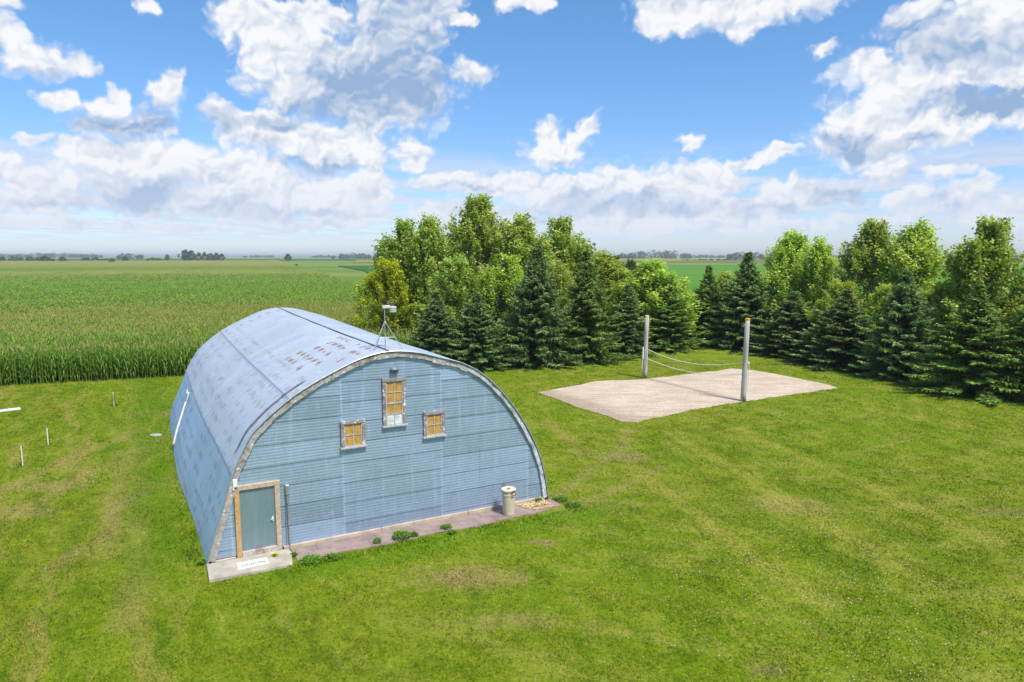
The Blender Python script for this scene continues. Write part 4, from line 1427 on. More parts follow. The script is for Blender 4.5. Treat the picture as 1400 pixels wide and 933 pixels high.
def text(body, size, x, y, mat, parent, z=0.0235, name='lettering', sx=1.0):
    cu = bpy.data.curves.new(name, 'FONT')
    cu.body = body
    cu.size = size
    cu.align_x = 'CENTER'
    cu.align_y = 'CENTER'
    cu.extrude = 0.0006
    cu.offset = 0.004 if size > 0.1 else 0.0
    tmp = bpy.data.objects.new(name, cu)
    COL.objects.link(tmp)
    dg = bpy.context.evaluated_depsgraph_get()
    me = bpy.data.meshes.new_from_object(tmp.evaluated_get(dg))
    bpy.data.objects.remove(tmp)
    me.name = name
    o = link(name, me, None, parent)
    me.materials.clear()
    me.materials.append(mat)
    o.location = (x, y, z)
    o.scale = (sx, 1, 1)
    return o


text('DUKKENTERED', 0.135, 0.02, 0.0, M_ink, sg, sx=0.76)
text('the', 0.05, -0.08, 0.115, M_ink2, sg)
text('welcome', 0.045, 0.05, -0.115, M_ink2, sg)

# refuse bin
M_bin = simple('beige_plastic', (0.56, 0.49, 0.36), 0.55, 0, 0.12, 3.0, 0.35)
b = thing('trash_can', bw(9.62, -0.70, 0.036), BARN_RZ + R(12), 'beige plastic trash can with black lid handles standing on the paving', 'trash can')
mb = MB()
mb.lathe([(0.175, 0.0), (0.19, 0.012), (0.196, 0.05), (0.215, 0.40), (0.232, 0.72), (0.246, 0.725), (0.246, 0.745), (0.236, 0.75), (0.243, 0.86), (0.2, 0.86)], 32)
mb.build('body', M_bin, b, False)
mb = MB()
mb.lathe([(0.225, 0.862), (0.262, 0.863), (0.266, 0.885), (0.262, 0.915), (0.250, 0.93), (0.225, 0.922), (0.215, 0.90), (0.16, 0.897), (0.06, 0.905), (0.01, 0.905)], 32)
lid = mb.build('lid', M_bin, b, True)
mb = MB()
mb.tube([(-0.07, 0, 0.90), (-0.06, 0, 0.935), (0.06, 0, 0.935), (0.07, 0, 0.90)], 0.013, 6)
mb.build('handle', M_black, lid)
for sgn in (-1, 1):
    mb = MB()
    y0 = sgn * 0.268
    mb.tube([(-0.065, y0, 0.92 if sgn > 0 else 0.90), (-0.07, y0 * 1.06, 0.99 if sgn > 0 else 0.75), (0.07, y0 * 1.06, 0.99 if sgn > 0 else 0.75), (0.065, y0, 0.92 if sgn > 0 else 0.90), (-0.065, y0, 0.92 if sgn > 0 else 0.90)], 0.014, 6)
    mb.build('latch', M_black, b)

# weeds between the paving stones
M_weed = foliage('weed_leaf', (0.065, 0.160, 0.015), (0.120, 0.260, 0.022), (0.240, 0.390, 0.045), 0.4)
M_weed_y = foliage('yellow_weed_leaf', (0.26, 0.30, 0.012), (0.42, 0.46, 0.015), (0.50, 0.52, 0.04), 0.3)


def weed(pos, r, h, n, mat, label, cat='weed', group=None, tall=False):
    V, T = [], []
    for _ in range(n):
        a = random.random() * 2 * math.pi
        rr = r * math.sqrt(random.random())
        hh = h * random.uniform(0.35, 1.0) * (1 - 0.5 * (rr / r) ** 2)
        c = Vector((rr * math.cos(a), rr * math.sin(a), hh))
        out = Vector((math.cos(a + random.gauss(0, 0.6)), math.sin(a + random.gauss(0, 0.6)), random.uniform(-0.2, 0.8))).normalized()
        if tall:
            out = Vector((math.cos(a) * 0.3, math.sin(a) * 0.3, 1)).normalized()
            c.z *= 0.4
        sd_ = out.cross(Vector((random.gauss(0, .3), random.gauss(0, .3), 1))).normalized()
        L = random.uniform(0.05, 0.10) * (2.5 if tall else 1)
        W = L * (0.08 if tall else 0.32)
        V += [c - out * L * 0.5, c + sd_ * W, c + out * L * 0.5, c - sd_ * W]
        T.append(random.random())
    o = link('weed_plant', np_mesh('weed_plant', np.array([tuple(v) for v in V]), 4, T), mat)
    o.location = pos
    return tag(o, label, cat, group)


def wl(px, py, z=0.035):
    return gnd(px, py, z)


weed(wl(549, 736), 0.30, 0.26, 420, M_weed, 'largest bushy green weed growing in the middle of the paving strip')
weed(wl(566, 733), 0.14, 0.14, 130, M_weed, 'low green weed just right of the bushiest weed on the paving')
weed(wl(516, 742), 0.13, 0.17, 120, M_weed, 'small upright green weed on the paving nearest the door')
weed(wl(610, 722), 0.20, 0.12, 170, M_weed, 'flat green weed on the paving between bushy weed and trash can')
weed(wl(618, 729), 0.15, 0.10, 110, M_weed, 'small flat weed at the lawn edge of the paving before the trash can')
weed(wl(425, 768, 0.0), 0.34, 0.15, 300, M_weed, 'green weeds spreading over the paving corner beside the concrete step')
weed(wl(455, 764, 0.0), 0.26, 0.13, 220, M_weed, 'green weed clump along the lawn edge of the paving near the step')
weed(wl(402, 760, 0.035), 0.10, 0.12, 70, M_weed, 'little weed at the foot of the meter pipe by the door')
weed(wl(376, 760, 0.09), 0.09, 0.07, 80, M_weed_y, 'bright yellow-green weed at the door threshold on the concrete step')
weed(wl(766, 684, 0.0), 0.30, 0.17, 260, M_weed, 'leafy weed clump at the right corner of the barn')
weed(wl(783, 692, 0.0), 0.28, 0.14, 180, M_weed, 'low weed patch in the lawn just past the right barn corner')
weed(wl(735, 686, 0.05), 0.16, 0.25, 60, M_weed, 'tuft of tall thin grass behind the pebbles against the foundation', 'grass tuft', tall=True)
weed(wl(277, 772, 0.0), 0.14, 0.2, 110, M_weed, 'small weed tuft at the left front corner of the barn')

# weather station on the ridge
M_sens = simple('sensor_plastic', (0.52, 0.52, 0.54), 0.55, 0, 0.2, 12.0)
ws_u = UR + 0.12
base = on_roof(ws_u, 0.62, 0.0)
wsw = bw(base.x, base.y, base.z)
ws = thing('weather_station', wsw, BARN_RZ, 'weather station with white sensors on a small steel tripod above the barn ridge', 'weather station')
mb = MB()
mb.tube([(0, 0, 0.02), (0, 0, 1.36)], 0.017, 8)
mb.build('mast', M_zinc, ws)
for (fx, fy, dz_) in ((-0.50, -0.28, -0.035), (0.52, -0.20, -0.055), (-0.16, 0.46, 0.012)):
    mb = MB()
    mb.tube([(fx, fy, dz_ + 0.03), (fx * 0.06, fy * 0.06, 0.86)], 0.013, 8)
    mb.box((fx - 0.05, fy - 0.035, dz_ + 0.015), (fx + 0.05, fy + 0.035, dz_ + 0.03), 0.003)
    mb.build('leg', M_zinc, ws)
mb = MB()
k_ = 0.45
A3 = [Vector((-0.50, -0.28, -0.035)), Vector((0.52, -0.20, -0.055)), Vector((-0.16, 0.46, 0.012))]
mid = [Vector((p.x * (1 - k_), p.y * (1 - k_), 0.86 * k_)) for p in A3]
for i in range(3):
    mb.tube([mid[i], mid[(i + 1) % 3]], 0.009, 6)
mb.build('brace', M_zinc, ws)
mb = MB()
mb.lathe([(0.035, 0.82), (0.04, 0.84), (0.04, 0.88), (0.03, 0.90)], 10)
mb.build('collar', M_zinc, ws)
mb = MB()
mb.box((-0.08, -0.06, 1.33), (0.20, 0.06, 1.43), 0.02)
mb.build('sensor_arm', M_sens, ws)
mb = MB()
mb.lathe([(0.09, 0.0), (0.115, 0.02), (0.115, 0.05), (0.10, 0.055), (0.12, 0.075), (0.12, 0.11), (0.105, 0.115), (0.125, 0.135), (0.125, 0.175), (0.06, 0.20)], 20, (0.27, -0.02, 1.20))
mb.build('rain_gauge', M_sens, ws, False)
mb = MB()
mb.tube([(0.24, 0.03, 1.40), (0.24, 0.03, 1.47)], 0.02, 8)
mb.box((0.17, -0.02, 1.44), (0.32, 0.09, 1.53), 0.02)
mb.build('solar_panel', M_darkmetal, ws)
mb = MB()
mb.tube([(0.0, 0, 1.43), (0.0, 0, 1.60)], 0.012, 8)
for k in range(3):
    a = k * 2 * math.pi / 3 + 0.4
    c = Vector((0.075 * math.cos(a), 0.075 * math.sin(a), 1.57))
    mb.tube([(0, 0, 1.57), c], 0.006, 5)
    mb.lathe([(0.01, -0.03), (0.03, -0.018), (0.038, 0.01), (0.036, 0.03)], 10, tuple(c))
mb.build('anemometer', M_black, ws)

# ------------------------------------------------------------------ volleyball posts and the two cords of a missing net
M_pole, t, bs = material('pole_wood')
p = t.coord('Object')
gr = t.noise(t.vmath('MULTIPLY', p, (14, 14, 0.8)), 1.0, 5.0, 0.65)
n_ = t.noise(p, 1.2, 4.0, 0.6)
col = t.mix(t.step(gr, 0.35, 0.65), (0.27, 0.255, 0.24), (0.46, 0.44, 0.42))
col = t.mix(t.step(n_, 0.5, 0.7, 0, 0.5), col, (0.35, 0.30, 0.25))
setb(t, bs, col, 0.85, 0, 0.15, gr, 0.01, 0.5)
M_cap = simple('orange_cap', (0.62, 0.36, 0.06), 0.7)
M_cappale = simple('pale_cap', (0.55, 0.54, 0.48), 0.7)
M_rope = simple('white_cord', (0.72, 0.72, 0.70), 0.8, 0, 0.1)


def post(pos, h, lean, cap, capname, label):
    o = thing('volleyball_post', pos, 0, label, 'volleyball post')
    mb = MB()
    zs = [0, 0.5, 1.5, 2.5, 3.5, h]
    mb.tube([(lean * z / h, 0.01 * math.sin(z), z) for z in zs], [0.175, 0.168, 0.162, 0.155, 0.15, 0.145], 14)
    mb.build('pole', M_pole, o, True)
    mb = MB()
    mb.lathe([(0.152, 0.0), (0.156, 0.02), (0.156, 0.13), (0.14, 0.15), (0.02, 0.155)], 14, (lean, 0, h))
    mb.build('cap', cap, o)
    return o


pa = post(P1, 4.52, 0.05, M_cappale, '', 'grey wooden volleyball post at the far edge of the sand, next to the spruces')
pb_ = post(P2, 5.05, 0.06, M_cap, '', 'grey wooden volleyball post with orange top at the near edge of the sand')
mb = MB()
mb.tube([(0.20, -0.10, 2.44), (0.235, -0.10, 2.3), (0.24, -0.08, 1.4), (0.22, -0.08, 0.75)], 0.022, 6)
mb.box((0.14, -0.14, 2.36), (0.26, -0.06, 2.50), 0.01)
mb.build('tie_cord', M_rope, pb_)
mb = MB()
mb.box((-0.22, -0.10, 1.42), (-0.15, -0.02, 2.30), 0.01)
mb.tube([(-0.20, -0.05, 1.42), (-0.23, -0.05, 0.7)], 0.02, 6)
mb.build('tie_cord', M_rope, pa)


def cord(z0, z1, sag, label):
    a, b_ = P1 + Vector((0.10, -0.14, z0)), P2 + Vector((-0.08, 0.15, z1))
    mb = MB()
    pts = []
    for i in range(31):
        f = i / 30
        q = a.lerp(b_, f)
        q.z -= sag * 4 * f * (1 - f)
        pts.append(q)
    mb.tube(pts, 0.021, 6)
    tag(mb.build('net_cord', M_rope), label, 'cord')


cord(2.19, 2.44, 0.55, 'upper white cord slung between the two volleyball posts')
cord(1.48, 1.67, 0.42, 'lower white cord slung between the two volleyball posts')

# ------------------------------------------------------------------ things lying and standing in the lawn on the left
M_stake = simple('stake', (0.72, 0.68, 0.58), 0.8, 0, 0.25)
M_sapl = foliage('sapling_leaf', (0.17, 0.20, 0.015), (0.33, 0.34, 0.02), (0.48, 0.46, 0.05), 0.3)


def sapling(pos, h, leaves, spread, label):
    o = thing('sapling', pos, random.random() * 3, label, 'sapling', 'staked saplings in the lawn')
    mb = MB()
    mb.box((-0.022, -0.022, 0), (0.022, 0.022, h), 0.004)
    mb.build('stake', M_stake, o)
    mb = MB()
    mb.tube([(0.06, 0.02, 0), (0.07, 0.03, h * 0.5), (0.09, 0.02, h * 0.85)], 0.011, 6)
    mb.build('stem', M_sapl, o)
    V, T = [], []
    for _ in range(leaves):
        c = Vector((0.09 + random.gauss(0, spread), random.gauss(0, spread), h * random.uniform(0.15, 0.95)))
        d = Vector((random.gauss(0, 1), random.gauss(0, 1), random.gauss(0, .6))).normalized()
        s_ = d.cross(Vector((0, 0.3, 1))).normalized()
        L = random.uniform(0.04, 0.075)
        V += [c - d * L, c + s_ * L * 0.5, c + d * L, c - s_ * L * 0.5]
        T.append(random.random())
    link('leaves', np_mesh('leaves', np.array([tuple(v) for v in V]), 4, T), M_sapl, o)
    return o


sapling(gnd(31, 637), 0.86, 26, 0.04, 'thin bare sapling at the white stake nearest the camera')
sapling(gnd(66, 609), 0.84, 34, 0.05, 'thin sapling at the middle white stake, between two others')
sapling(gnd(156, 556), 0.86, 150, 0.14, 'yellow leafed sapling at the white stake nearest the corn')

pl0, pl1 = gnd(28, 560), gnd(-6, 564)
dd_ = (pl1 - pl0).normalized()
mb = MB()
mb.box((0, -0.17, 0.0), (3.4, 0.17, 0.10), 0.02)
plk = mb.build('plank', simple('white_plank', (0.74, 0.72, 0.72), 0.6, 0, 0.12, 3.0))
plk.location = pl0
plk.rotation_euler = (0, 0, math.atan2(dd_.y, dd_.x))
tag(plk, 'long white plank lying in the lawn before the corn', 'plank')
mb = MB()
n_ = 12
mb.loft([[(0.30 * math.cos(2 * math.pi * k / n_) * f * (1 + .12 * math.sin(3 * k)), 0.19 * math.sin(2 * math.pi * k / n_) * f, z) for k in range(n_)] for f, z in ((1, 0), (1.02, 0.05), (0.9, 0.075))], True)
st_ = mb.build('flat_stone', simple('pale_stone', (0.40, 0.385, 0.36), 0.8, 0, 0.3, 6.0))
st_.location = gnd(213, 596)
tag(st_, 'flat pale stone lying in the grass left of the barn', 'stone')

# ------------------------------------------------------------------ trees
M_bark = simple('bark', (0.13, 0.105, 0.085), 0.95, 0, 0.4, 5.0, 0.05)
M_barkpale = simple('pale_bark', (0.24, 0.22, 0.19), 0.9, 0, 0.4, 4.0, 0.05)
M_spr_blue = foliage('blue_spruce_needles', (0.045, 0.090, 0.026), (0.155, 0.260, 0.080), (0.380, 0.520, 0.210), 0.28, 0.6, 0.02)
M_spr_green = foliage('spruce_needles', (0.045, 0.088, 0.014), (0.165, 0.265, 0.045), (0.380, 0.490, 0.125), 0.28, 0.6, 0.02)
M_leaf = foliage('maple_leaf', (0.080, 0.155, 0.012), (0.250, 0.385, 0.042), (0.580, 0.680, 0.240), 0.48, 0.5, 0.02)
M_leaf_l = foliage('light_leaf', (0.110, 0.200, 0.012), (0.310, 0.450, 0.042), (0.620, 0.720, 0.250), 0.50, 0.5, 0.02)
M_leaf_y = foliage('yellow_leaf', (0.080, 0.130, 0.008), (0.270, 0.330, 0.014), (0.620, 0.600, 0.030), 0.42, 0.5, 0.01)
M_far = foliage('far_leaf', (0.05, 0.085, 0.04), (0.085, 0.135, 0.06), (0.13, 0.19, 0.08), 0.28, 0.6, 0.02)
M_leaf_d = foliage('dark_leaf', (0.028, 0.060, 0.014), (0.052, 0.100, 0.022), (0.095, 0.155, 0.040), 0.28, 0.6, 0.02)


def rhombs(C, D, L, W, g):
    """leaf shaped quads at C pointing along D"""
    n = len(C)
    up = g.standard_normal((n, 3))
    S_ = np.cross(D, up)
    S_ /= np.linalg.norm(S_, axis=1)[:, None] + 1e-9
    L = np.asarray(L).reshape(-1, 1)
    W = np.asarray(W).reshape(-1, 1)
    return np.stack([C - D * L * 0.5, C + S_ * W - D * L * 0.05, C + D * L * 0.5, C - S_ * W - D * L * 0.05], 1)


def unit(v):
    return v / (np.linalg.norm(v, axis=1)[:, None] + 1e-9)


def make_spruce(seed, h, r, density=1.0, bare=0.0, gap=0.0):
    g = np.random.default_rng(seed)
    Q, T = [], []
    tr = MB()
    tr.tube([(0, 0, 0), (0.02, 0.01, h * 0.3), (0, 0, h * 0.7), (0, 0, h * 0.99)], [0.020 * h, 0.015 * h, 0.007 * h, 0.012], 8)
    z = 0.12 + bare
    while z < h * 0.975:
        f = z / h
        L0 = r * float(np.interp(f, [0, 0.08, 0.25, 0.5, 0.75, 0.9, 1.0], [0.82, 0.97, 0.86, 0.58, 0.25, 0.085, 0.02]))
        nb = int(g.integers(7, 10)) if f < 0.85 else 5
        a0 = g.random() * 6.28
        for k in range(nb):
            if g.random() < gap:
                continue
            a = a0 + k * 6.283 / nb + g.normal(0, 0.16)
            L = L0 * g.uniform(0.62, 1.18) * (1 + 0.10 * math.sin(a + seed)) * (1.22 if g.random() < 0.12 else 1)
            L = max(L, 0.07)
            zb = z + g.normal(0, 0.07)
            pitch = np.interp(f, [0, 0.25, 0.6, 1.0], [-0.30, -0.14, 0.12, 0.85]) + g.normal(0, 0.07)
            dr = np.array([math.cos(a), math.sin(a)])
            n = max(5, int(L * 11 * density))
            s = np.linspace(0.16 if L > 0.6 else 0.02, 1.0, n)
            droop = -0.16 * L * np.sin(s * 2.2) + 0.12 * L * s ** 3
            px = dr[0] * s * L
            py = dr[1] * s * L
            pz_ = zb + np.tan(pitch) * s * L + droop
            if g.random() < 0.35 and f < 0.8:
                m_ = max(2, n // 3)
                tr.tube([(0, 0, zb), (px[m_], py[m_], pz_[m_])], [0.022, 0.010], 4, False)
            bt = g.normal(0, 0.13)
            for side in (-1, 1, 0):
                tw = (0.10 + 0.36 * np.sin(np.pi * np.clip(s * 0.86 + 0.10, 0, 1)) * min(1.0, 0.35 + L / 2)) * g.uniform(0.8, 1.2, n)
                if side == 0:
                    tw *= 0.62
                ang = a + side * g.uniform(0.65, 1.1, n)
                D = np.stack([np.cos(ang), np.sin(ang), g.normal(-0.10 if side else 0.22, 0.16, n)], -1)
                D = unit(D)
                C = np.stack([px, py, pz_], -1) + D * tw[:, None] * 0.5 + g.normal(0, 0.02, (n, 3))
                Q.append(rhombs(C, D, tw, 0.035 + 0.05 * tw, g))
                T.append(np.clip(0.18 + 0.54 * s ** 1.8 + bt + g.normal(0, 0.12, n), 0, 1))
                # twigs that hang a little below the spray
                D2 = unit(D + np.array([0, 0, -0.75]))
                C2 = C + np.array([0, 0, -0.07]) * (0.5 + tw[:, None])
                Q.append(rhombs(C2, D2, tw * 0.8, 0.032 + 0.045 * tw, g))
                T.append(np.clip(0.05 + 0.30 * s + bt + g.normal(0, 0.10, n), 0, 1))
        z += g.uniform(0.17, 0.26) * (0.75 + 0.5 * (1 - f))
    V = np.concatenate(Q).reshape(-1, 3)
    V[:, 2] = np.maximum(V[:, 2], 0.02)
    me_c = np_mesh('crown', V, 4, np.concatenate(T))
    me_t = bpy.data.meshes.new('trunk')
    me_t.from_pydata(tr.v, [], tr.f)
    return me_c, me_t


def make_leafy(seed, h, r, ncl=240, per=96, leaf=0.215, shape='oval', base=0.10, shoots=18, spread=0.20):
    """trunk with ascending limbs; leaves in clusters pushed out along the shoots"""
    g = np.random.default_rng(seed)
    tr = MB()
    wig = g.normal(0, 0.02 * h, (6, 2))
    wig[0] = 0
    zs = np.array([0, 0.15, 0.35, 0.55, 0.75, 0.93]) * h
    tp = [(float(wig[i, 0]), float(wig[i, 1]), float(zs[i])) for i in range(6)]
    tr.tube(tp, [0.020 * h, 0.017 * h, 0.013 * h, 0.009 * h, 0.005 * h, 0.002 * h], 8)

    def env(t):
        if shape == 'oval':
            return r * np.clip(np.sin(np.pi * np.clip(t, 0, 1) ** 0.72), 0, 1) ** 0.80 * (1.0 - 0.12 * t)
        if shape == 'cone':
            return r * (1 - t) ** 0.7 * np.clip(t * 6, 0, 1) ** 0.5
        return r * np.clip(np.sin(np.pi * np.clip(t, 0, 1) ** 0.62), 0, 1) ** 0.7   # low and broad

    ph = g.random(6) * 6.28
    Q, T = [], []
    n = ncl
    t_ = base + (0.985 - base) * g.random(n) ** 0.9
    a = g.random(n) * 6.283
    lump = 1 + 0.20 * np.sin(3 * a + ph[0] + 3 * t_) + 0.16 * np.sin(5 * a + ph[1] - 7 * t_)
    rad = env((t_ - base * 0.5) / (1 - base * 0.5)) * lump * np.sqrt(g.uniform(0.16, 1.0, n))
    C0 = np.stack([rad * np.cos(a), rad * np.sin(a), t_ * h], -1)
    C0[:, 0] += np.interp(C0[:, 2], zs, wig[:, 0])
    C0[:, 1] += np.interp(C0[:, 2], zs, wig[:, 1])
    # shoots that stick out at the top
    for k in range(shoots):
        aa = g.random() * 6.28
        q = g.random() ** 0.5 * r * 0.72
        zt = h * g.uniform(0.88, 1.03) * (1 - 0.36 * (q / r) ** 1.3)
        for j in range(3):
            C0 = np.concatenate([C0, [[q * math.cos(aa), q * math.sin(aa), zt - j * 0.42]]])
            a = np.append(a, aa)
    n = len(C0)
    outw = np.stack([np.cos(a), np.sin(a), np.zeros(n)], -1)
    for i in range(n):
        c = C0[i]
        shoot = i >= ncl
        ax = outw[i] * (0.20 if shoot else g.uniform(0.15, 0.65)) + np.array([0, 0, 1.0 if shoot else g.uniform(0.55, 1.15)]) + g.normal(0, 0.15, 3)
        ax /= np.linalg.norm(ax)
        if g.random() < 0.40 or shoot:
            q0 = max(0.06 * h, c[2] - max(0.6, 0.9 * math.hypot(c[0], c[1]) + 0.4))
            tx = np.array([np.interp(q0, zs, wig[:, 0]), np.interp(q0, zs, wig[:, 1]), q0])
            md = tx * 0.45 + c * 0.55 - np.array([0, 0, 0.10])
            tr.tube([tuple(tx), tuple(md), tuple(c + ax * 0.3)], [0.0055 * h * 0.6, 0.0032 * h, 0.006], 5, False)
        m = int(per * g.uniform(0.55, 1.35) * (0.45 if shoot else 1))
        s = g.normal(0, 0.50 if not shoot else 0.34, m)
        s = np.clip(s, -1.1, 0.95 if not shoot else 0.7)
        lat = g.normal(0, spread if not shoot else 0.10, (m, 3)).clip(-0.45, 0.45) * (1 - 0.35 * np.clip(s, -1, 1))[:, None]
        P_ = c + ax * s[:, None] * (1.0 if not shoot else 1.1) + lat
        D = unit(ax * 0.7 + outw[i] * 0.5 + g.normal(0, 0.75, (m, 3)) + np.array([0, 0, -0.15]))
        Lf = leaf * g.uniform(0.65, 1.25, m)
        Q.append(rhombs(P_, D, Lf, Lf * 0.36, g))
        ct = 0.44 + g.normal(0, 0.17)
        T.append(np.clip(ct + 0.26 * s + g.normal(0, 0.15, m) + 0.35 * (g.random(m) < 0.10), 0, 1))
    V = np.concatenate(Q).reshape(-1, 3)
    V[:, 2] = np.maximum(V[:, 2], 0.05)
    me_c = np_mesh('crown', V, 4, np.concatenate(T))
    me_t = bpy.data.meshes.new('trunk')
    me_t.from_pydata(tr.v, [], tr.f)
    return me_c, me_t


def plant(name, meshes, leafmat, barkmat, pos, rz, scale, label, cat, group=None):
    """first tree of a mesh sets its materials; each tree has its own crown and trunk objects"""
    o = thing(name, pos, rz, label, cat, group)
    o.scale = scale
    for nm, me, mt in (('crown', meshes[0], leafmat), ('trunk', meshes[1], barkmat)):
        c = bpy.data.objects.new(nm, me)
        COL.objects.link(c)
        c.parent = o
        if not len(me.materials):
            me.materials.append(mt)
        if me.materials[0] != mt:
            c.material_slots[0].link = 'OBJECT'
            c.material_slots[0].material = mt
    return o


SPR = [make_spruce(11, 8.0, 2.6), make_spruce(12, 8.0, 2.4, 0.95, 0.0, 0.04), make_spruce(13, 8.0, 2.9, 1.0), make_spruce(14, 8.0, 2.5, 0.9, 0.1, 0.10), make_spruce(15, 8.0, 2.2, 1.0, 0.0, 0.03)]


def top_z(y, Y):
    d = ray(700, y)
    return H + Y * d.z / d.y


# pixel x, y of the foot of the skirt, y of the tip, half width in pixels, mesh, blue?, label
spruces = [
    (553, 486, 418, 34, 1, 0, 'dark spruce half hidden by the barn ridge, behind the weather station'),
    (596, 509, 398, 40, 0, 1, 'blue-green spruce just right of the weather station, by the barn roof'),
    (652, 508, 398, 44, 2, 1, 'broad blue-green spruce directly above the right slope of the barn'),
    (735, 505, 333, 50, 2, 1, 'tall broad blue-green spruce in front of the big leafy trees'),
    (801, 498, 342, 42, 3, 0, 'tall ragged green spruce left of the far volleyball post'),
    (859, 489, 386, 30, 4, 1, 'slim dark spruce just left of the far volleyball post'),
    (915, 482, 384, 36, 1, 0, 'green spruce just right of the far volleyball post'),
    (968, 473, 363, 33, 3, 0, 'pointed dark spruce with open gap at the back corner of the row'),
    (1021, 480, 344, 46, 0, 1, 'tall pointed dark spruce behind the orange-topped volleyball post'),
    (1085, 491, 398, 50, 2, 1, 'wide dark spruce right of the orange-topped volleyball post'),
    (1158, 508, 396, 54, 0, 1, 'broad dark spruce behind the right tip of the sand court'),
    (1237, 523, 366, 58, 2, 1, 'broad spruce with spreading lower tiers, third from the right edge'),
    (1338, 547, 388, 72, 3, 0, 'large ragged spruce with bare inner branches near the right edge'),
    (1425, 553, 380, 60, 1, 0, 'spruce cut by the right edge of the picture'),
    (1530, 575, 360, 70, 2, 1, 'outermost spruce past the right end of the row'),
]
for i, (px, yb, yt, hw, k, blue, lab) in enumerate(spruces):
    g0 = gnd(px, yb)
    rr = hw * g0.y / FPX * (1.42 if px < 1200 else 1.22)
    Y = g0.y + rr * 0.62
    X = (px - 700) / FPX * Y * 1.0
    hh = top_z(yt, Y)
    rad0 = [2.6, 2.4, 2.9, 2.5, 2.2][k]
    sc = rr / rad0
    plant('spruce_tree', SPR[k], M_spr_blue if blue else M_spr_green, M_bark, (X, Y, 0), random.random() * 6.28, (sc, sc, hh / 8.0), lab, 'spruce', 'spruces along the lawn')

LEAFY = [make_leafy(21, 12.0, 3.1), make_leafy(22, 12.0, 2.7, 230), make_leafy(23, 12.0, 3.4, 270), make_leafy(24, 12.0, 2.3, 205, shoots=22), make_leafy(25, 12.0, 3.0, 230, shape='low')]
R0 = [3.1, 2.7, 3.4, 2.3, 3.0]
# pixel x, y of the top, distance, half width in pixels, mesh, material, label
leafy = [
    (531, 356, 62.5, 32, 4, 'y', 'yellowing leafy tree at the left end of the grove behind the barn'),
    (552, 305, 68.0, 40, 1, 'm', 'leafy maple at the left end of the grove, taller than the yellowing tree'),
    (592, 300, 66.0, 42, 0, 'm', 'leafy maple behind the weather station with a double pointed top'),
    (655, 273, 67.5, 54, 2, 'm', 'tallest leafy maple of the grove, rising over all the others'),
    (622, 352, 61.0, 38, 4, 'm', 'lower leafy maple before the tallest one, over the barn roof'),
    (715, 296, 66.0, 44, 3, 'm', 'leafy maple directly right of the tallest one'),
    (692, 352, 61.0, 38, 1, 'l', 'light green leafy tree filling the gap left of the tall blue-green spruce'),
    (772, 302, 70.0, 42, 1, 'm', 'leafy maple at the right end of the grove with a rounded top'),
    (762, 360, 63.0, 34, 0, 'm', 'lower leafy tree between the two tallest spruces of the left row'),
    (826, 345, 72.0, 34, 3, 'l', 'light green leafy tree just right of the grove'),
    (848, 370, 71.0, 36, 4, 'l', 'small light green tree over the slim dark spruce'),
    (895, 359, 68.0, 48, 1, 'l', 'feathery light green tree above the far volleyball post'),
    (952, 402, 82.0, 20, 4, 'y2', 'small yellow-green bush in the gap left of the pointed dark spruce'),
    (990, 372, 80.0, 26, 3, 'y2', 'yellow-green young tree between the two pointed dark spruces'),
    (925, 425, 78.0, 18, 4, 'y2', 'low yellow-green bush in the gap right of the far post'),
    (1078, 320, 69.0, 46, 0, 'l', 'light green maple behind the orange-topped volleyball post'),
    (1116, 328, 65.0, 30, 3, 'l', 'slender light green maple with a single spiky top, right row'),
    (1190, 307, 61.0, 50, 2, 'm', 'wide leafy maple in the right row above the court tip'),
    (1245, 306, 57.5, 40, 3, 'l', 'leafy maple with spiky shoots just right of the wide one'),
    (1150, 385, 58.5, 34, 4, 'l', 'low leafy tree between the broad dark spruces of the right row'),
    (1340, 304, 50.0, 50, 1, 'm', 'leafy maple nearest the right edge, standing taller than its neighbours'),
    (1292, 385, 53.0, 34, 4, 'l', 'low bright leafy tree left of the rightmost maple'),
    (1208, 392, 56.5, 30, 0, 'l', 'low bright leafy tree in front of the wide maple'),
    (1266, 398, 54.5, 30, 4, 'l', 'low bright leafy tree between the spiky maple and the rightmost one'),
    (1048, 385, 70.0, 26, 4, 'l', 'low light tree right of the tall pointed dark spruce'),
    (1402, 385, 49.0, 34, 4, 'm', 'low leafy tree cut by the right edge of the picture'),
    (1490, 320, 44.0, 50, 0, 'm', 'leafy maple past the right end of the spruce row'),
]
LM = {'m': M_leaf, 'l': M_leaf_l, 'y': M_leaf_y, 'y2': M_leaf_l, 'd': M_leaf_d}
for (px, yt, Y, hw, k, mt, lab) in leafy:
    X = (px - 700) / FPX * Y
    hh = top_z(yt, Y)
    sc = hw * Y / FPX / R0[k] * 1.18
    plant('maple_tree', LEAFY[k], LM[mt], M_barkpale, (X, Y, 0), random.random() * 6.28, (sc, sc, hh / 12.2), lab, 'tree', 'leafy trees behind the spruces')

# dark trees beyond the grove
for (px, yt, Y, hw, k, lab) in ((842, 352, 105, 18, 1, 'dark rounded tree beyond the grove, left of the feathery tree'), (862, 357, 112, 20, 0, 'dark tree beyond the grove, behind the small light tree'), (880, 360, 118, 16, 3, 'dark tree beyond the grove, partly behind the feathery tree')):
    X = (px - 700) / FPX * Y
    sc = hw * Y / FPX / R0[k]
    plant('maple_tree', LEAFY[k], M_leaf_d, M_bark, (X, Y, 0), random.random() * 6.28, (sc, sc, top_z(yt, Y) / 12.2), lab, 'tree', 'dark trees beyond the grove')

